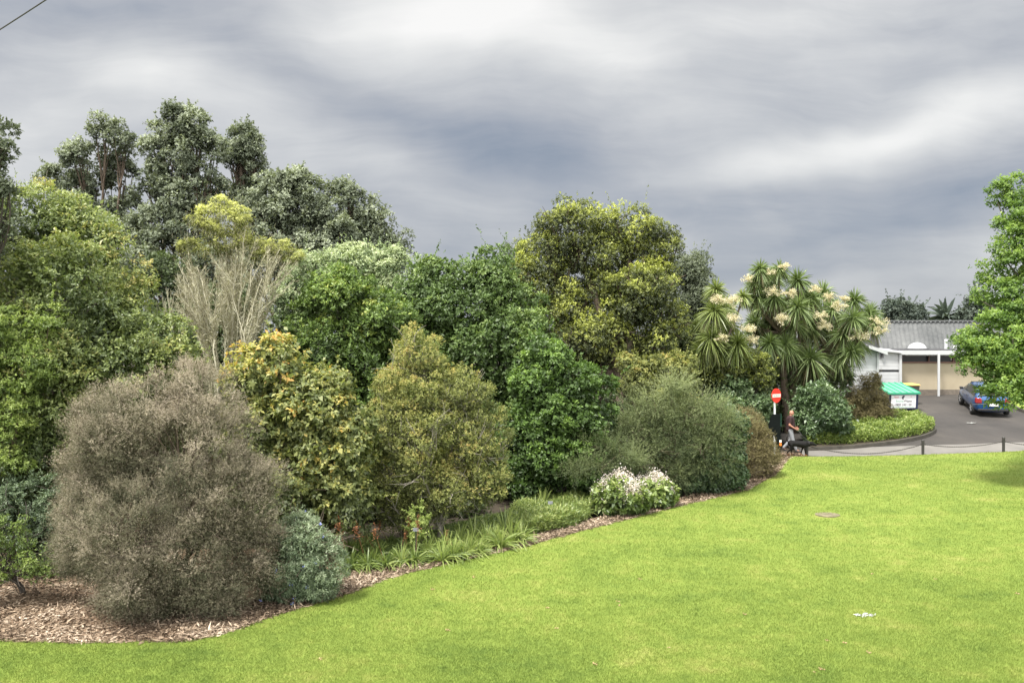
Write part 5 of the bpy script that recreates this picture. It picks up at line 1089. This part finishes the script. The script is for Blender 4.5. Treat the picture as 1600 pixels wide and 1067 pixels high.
for (x_, s) in ((-1.22, 1), (-1.22, -1), (1.25, 1), (1.25, -1)):
    wh = empty('wheel', (x_, s*.76, .30)); wh.parent = car
    prof = [(.17, -.09), (.28, -.095), (.30, -.07), (.305, 0), (.30, .07), (.28, .095), (.17, .09)]
    mb = MB(); mb.lathe(prof, (0, 0, 0), 32); t_ = mb.build('tyre', m_tyre, wh, smooth=True); t_.rotation_euler = (math.pi/2, 0, 0)
    mb = MB(); mb.lathe([(.19, -.02), (.19, .085*1), (.17, .09), (.05, .075), (.045, .095), (.0, .10)], (0, 0, 0), 28)
    for a in range(5):
        an = a*2*math.pi/5; mb.box((.10*math.cos(an), .10*math.sin(an), .085), (.16, .035, .03), an)
    rr = mb.build('rim', m_rim, wh); rr.rotation_euler = (-math.pi/2*s, 0, 0)
for s in (1, -1):
    MB().hexa([(-1.96, s*.50, .70), (-1.93, s*.78, .70), (-1.83, s*.81, .72), (-1.86, s*.52, .72), (-1.93, s*.52, .90), (-1.89, s*.76, .92), (-1.78, s*.79, .94), (-1.82, s*.54, .94)]).build('tail_light', m_lightr, car, bevel=.01)
    mr = MB().box((.62, s*.92, 1.0), (.16, .16, .12)).build('mirror', m_trim, car, bevel=.03)
    MB().box((-.25, s*(HW+.012), .80), (.16, .03, .03)).build('door_handle', m_trim, car)
    MB().hexa([(2.0, s*.35, .52), (1.93, s*.70, .52), (1.80, s*.72, .52), (1.9, s*.35, .52), (1.98, s*.38, .66), (1.9, s*.68, .68), (1.76, s*.70, .72), (1.85, s*.38, .70)]).build('headlight', m_wsign, car, bevel=.01)
MB().box((-1.955, 0, .62), (.03, .50, .13)).build('number_plate', m_wsign, car); MB().box((-1.93, 0, .36), (.12, 1.34, .10)).build('bumper_trim', m_trim, car, bevel=.02); MB().box((-1.80, 0, 1.05), (.03, .4, .03)).build('wiper', m_trim, car)

# ------------------------------------------------------------------ small things
m_wire = basic('wire_dark', (.06, .06, .07), .6, .1)
a_, b_ = P(-60, 84, 15), P(150, -52, 12); T_ = Tubes(); T_.add(bez(a_*1.0, (a_+b_)/2+np.array([0, 0, -.03]), b_, 14), .011, 6); link('overhead_wire', T_.mesh('overhead_wire'), m_wire, label='thin dark overhead wire crossing the top left corner of the sky', cat='wire')
g_ = G(1293, 804)
mh = MB().lathe([(.42, -.05), (.42, .02), (.40, .032), (0.01, .034)], (0, 0, 0), 28).build('drain_cover', basic('drain_iron', (.15, .13, .08), .9, .6, 5, bmp=.01), label='flat brown drain cover set in the upper lawn', cat='drain cover'); mh.location = g_; mh.scale = (.85, .75, .6)
g_ = G(1352, 962); n_ = 60; t_ = np.linspace(-1, 1, n_); p_ = np.stack([t_*.22+rng.normal(0, .02, n_), rng.normal(0, .035, n_)+.03*np.sin(t_*5), .03+.02*rng.random(n_)], 1)
V, T = leaf_quads(p_, rng.normal(size=(n_, 3))*np.array([1, 1, .4]), rng.normal(size=(n_, 3))+np.array([0, 0, 1]), rng.uniform(.05, .10, n_), rng.uniform(.03, .06, n_), rng.random(n_))
o = link('crumpled_paper', quads_mesh('crumpled_paper', V, T), leafmat('paper_white', [(.26, .27, .26), (.40, .41, .41)], .8, .2, .1), label='torn white scrap of paper lying on the near lawn', cat='litter'); o.location = g_; o.scale = (.8, .8, .6)
o = bpy.data.objects.new('paper_scrap', o.data); COL.objects.link(o); o.location = G(1518, 661); o.scale = (.8, 1.2, .5); tag(o, 'pale flat scrap of paper lying on the dark driveway', 'litter')
m_dry = leafmat('dry_leaf', [(.18, .11, .06), (.30, .20, .11), (.38, .28, .17)], .9, .1, .1)
DL = [(1293, 1001), (1284, 1046), (1272, 1050), (966, 940), (968, 946), (856, 950), (930, 1038), (870, 982), (1045, 1012), (1362, 897), (1590, 928), (740, 902), (676, 921), (1000, 905), (1462, 905), (1358, 1020), (1320, 1005), (1164, 960), (700, 985), (500, 1030)]
n_ = 14; p_ = rng.normal(0, .035, (n_, 3)); p_[:, 2] = .03+.01*rng.random(n_); V, T = leaf_quads(p_, rng.normal(size=(n_, 3))*np.array([1, 1, .3]), rng.normal(0, .3, (n_, 3))+np.array([0, 0, 1]), rng.uniform(.04, .08, n_), rng.uniform(.03, .05, n_), rng.random(n_))
dme = quads_mesh('fallen_leaf', V, T); dme.materials.append(m_dry)
for a, b2 in DL:
    o = bpy.data.objects.new('fallen_leaf', dme); COL.objects.link(o); o.location = G(a, b2); o.rotation_euler = (0, 0, rng.uniform(0, 6)); s_ = rng.uniform(.35, .6); o.scale = (s_, s_, s_)
    tag(o, 'curled dry tan leaf lying on the green lawn', 'leaf', 'dry leaves scattered on the lawn')
m_lab = basic('label_plate', (.22, .23, .26), .4, .1)
for (a, b2, h_, lb) in ((650, 872, .72, 'plant label on a black stake nearest the lawn, left of the bright sapling'), (668, 852, .62, 'plant label on a black stake right of the bright sapling'), (860, 812, .50, 'plant label on a black stake among the ferny cover'), (1364, 668, .42, 'small pale plant label at the foot of the upright conifer')):
    g_ = G(a, b2); r_ = empty('plant_label', g_, label=lb, cat='label', group='plant labels in the beds'); MB().box((0, 0, h_/2), (.025, .02, h_)).build('stake', m_post, r_); o = MB().box((0, -.03, h_), (.14, .012, .09)).build('plate', m_lab, r_);
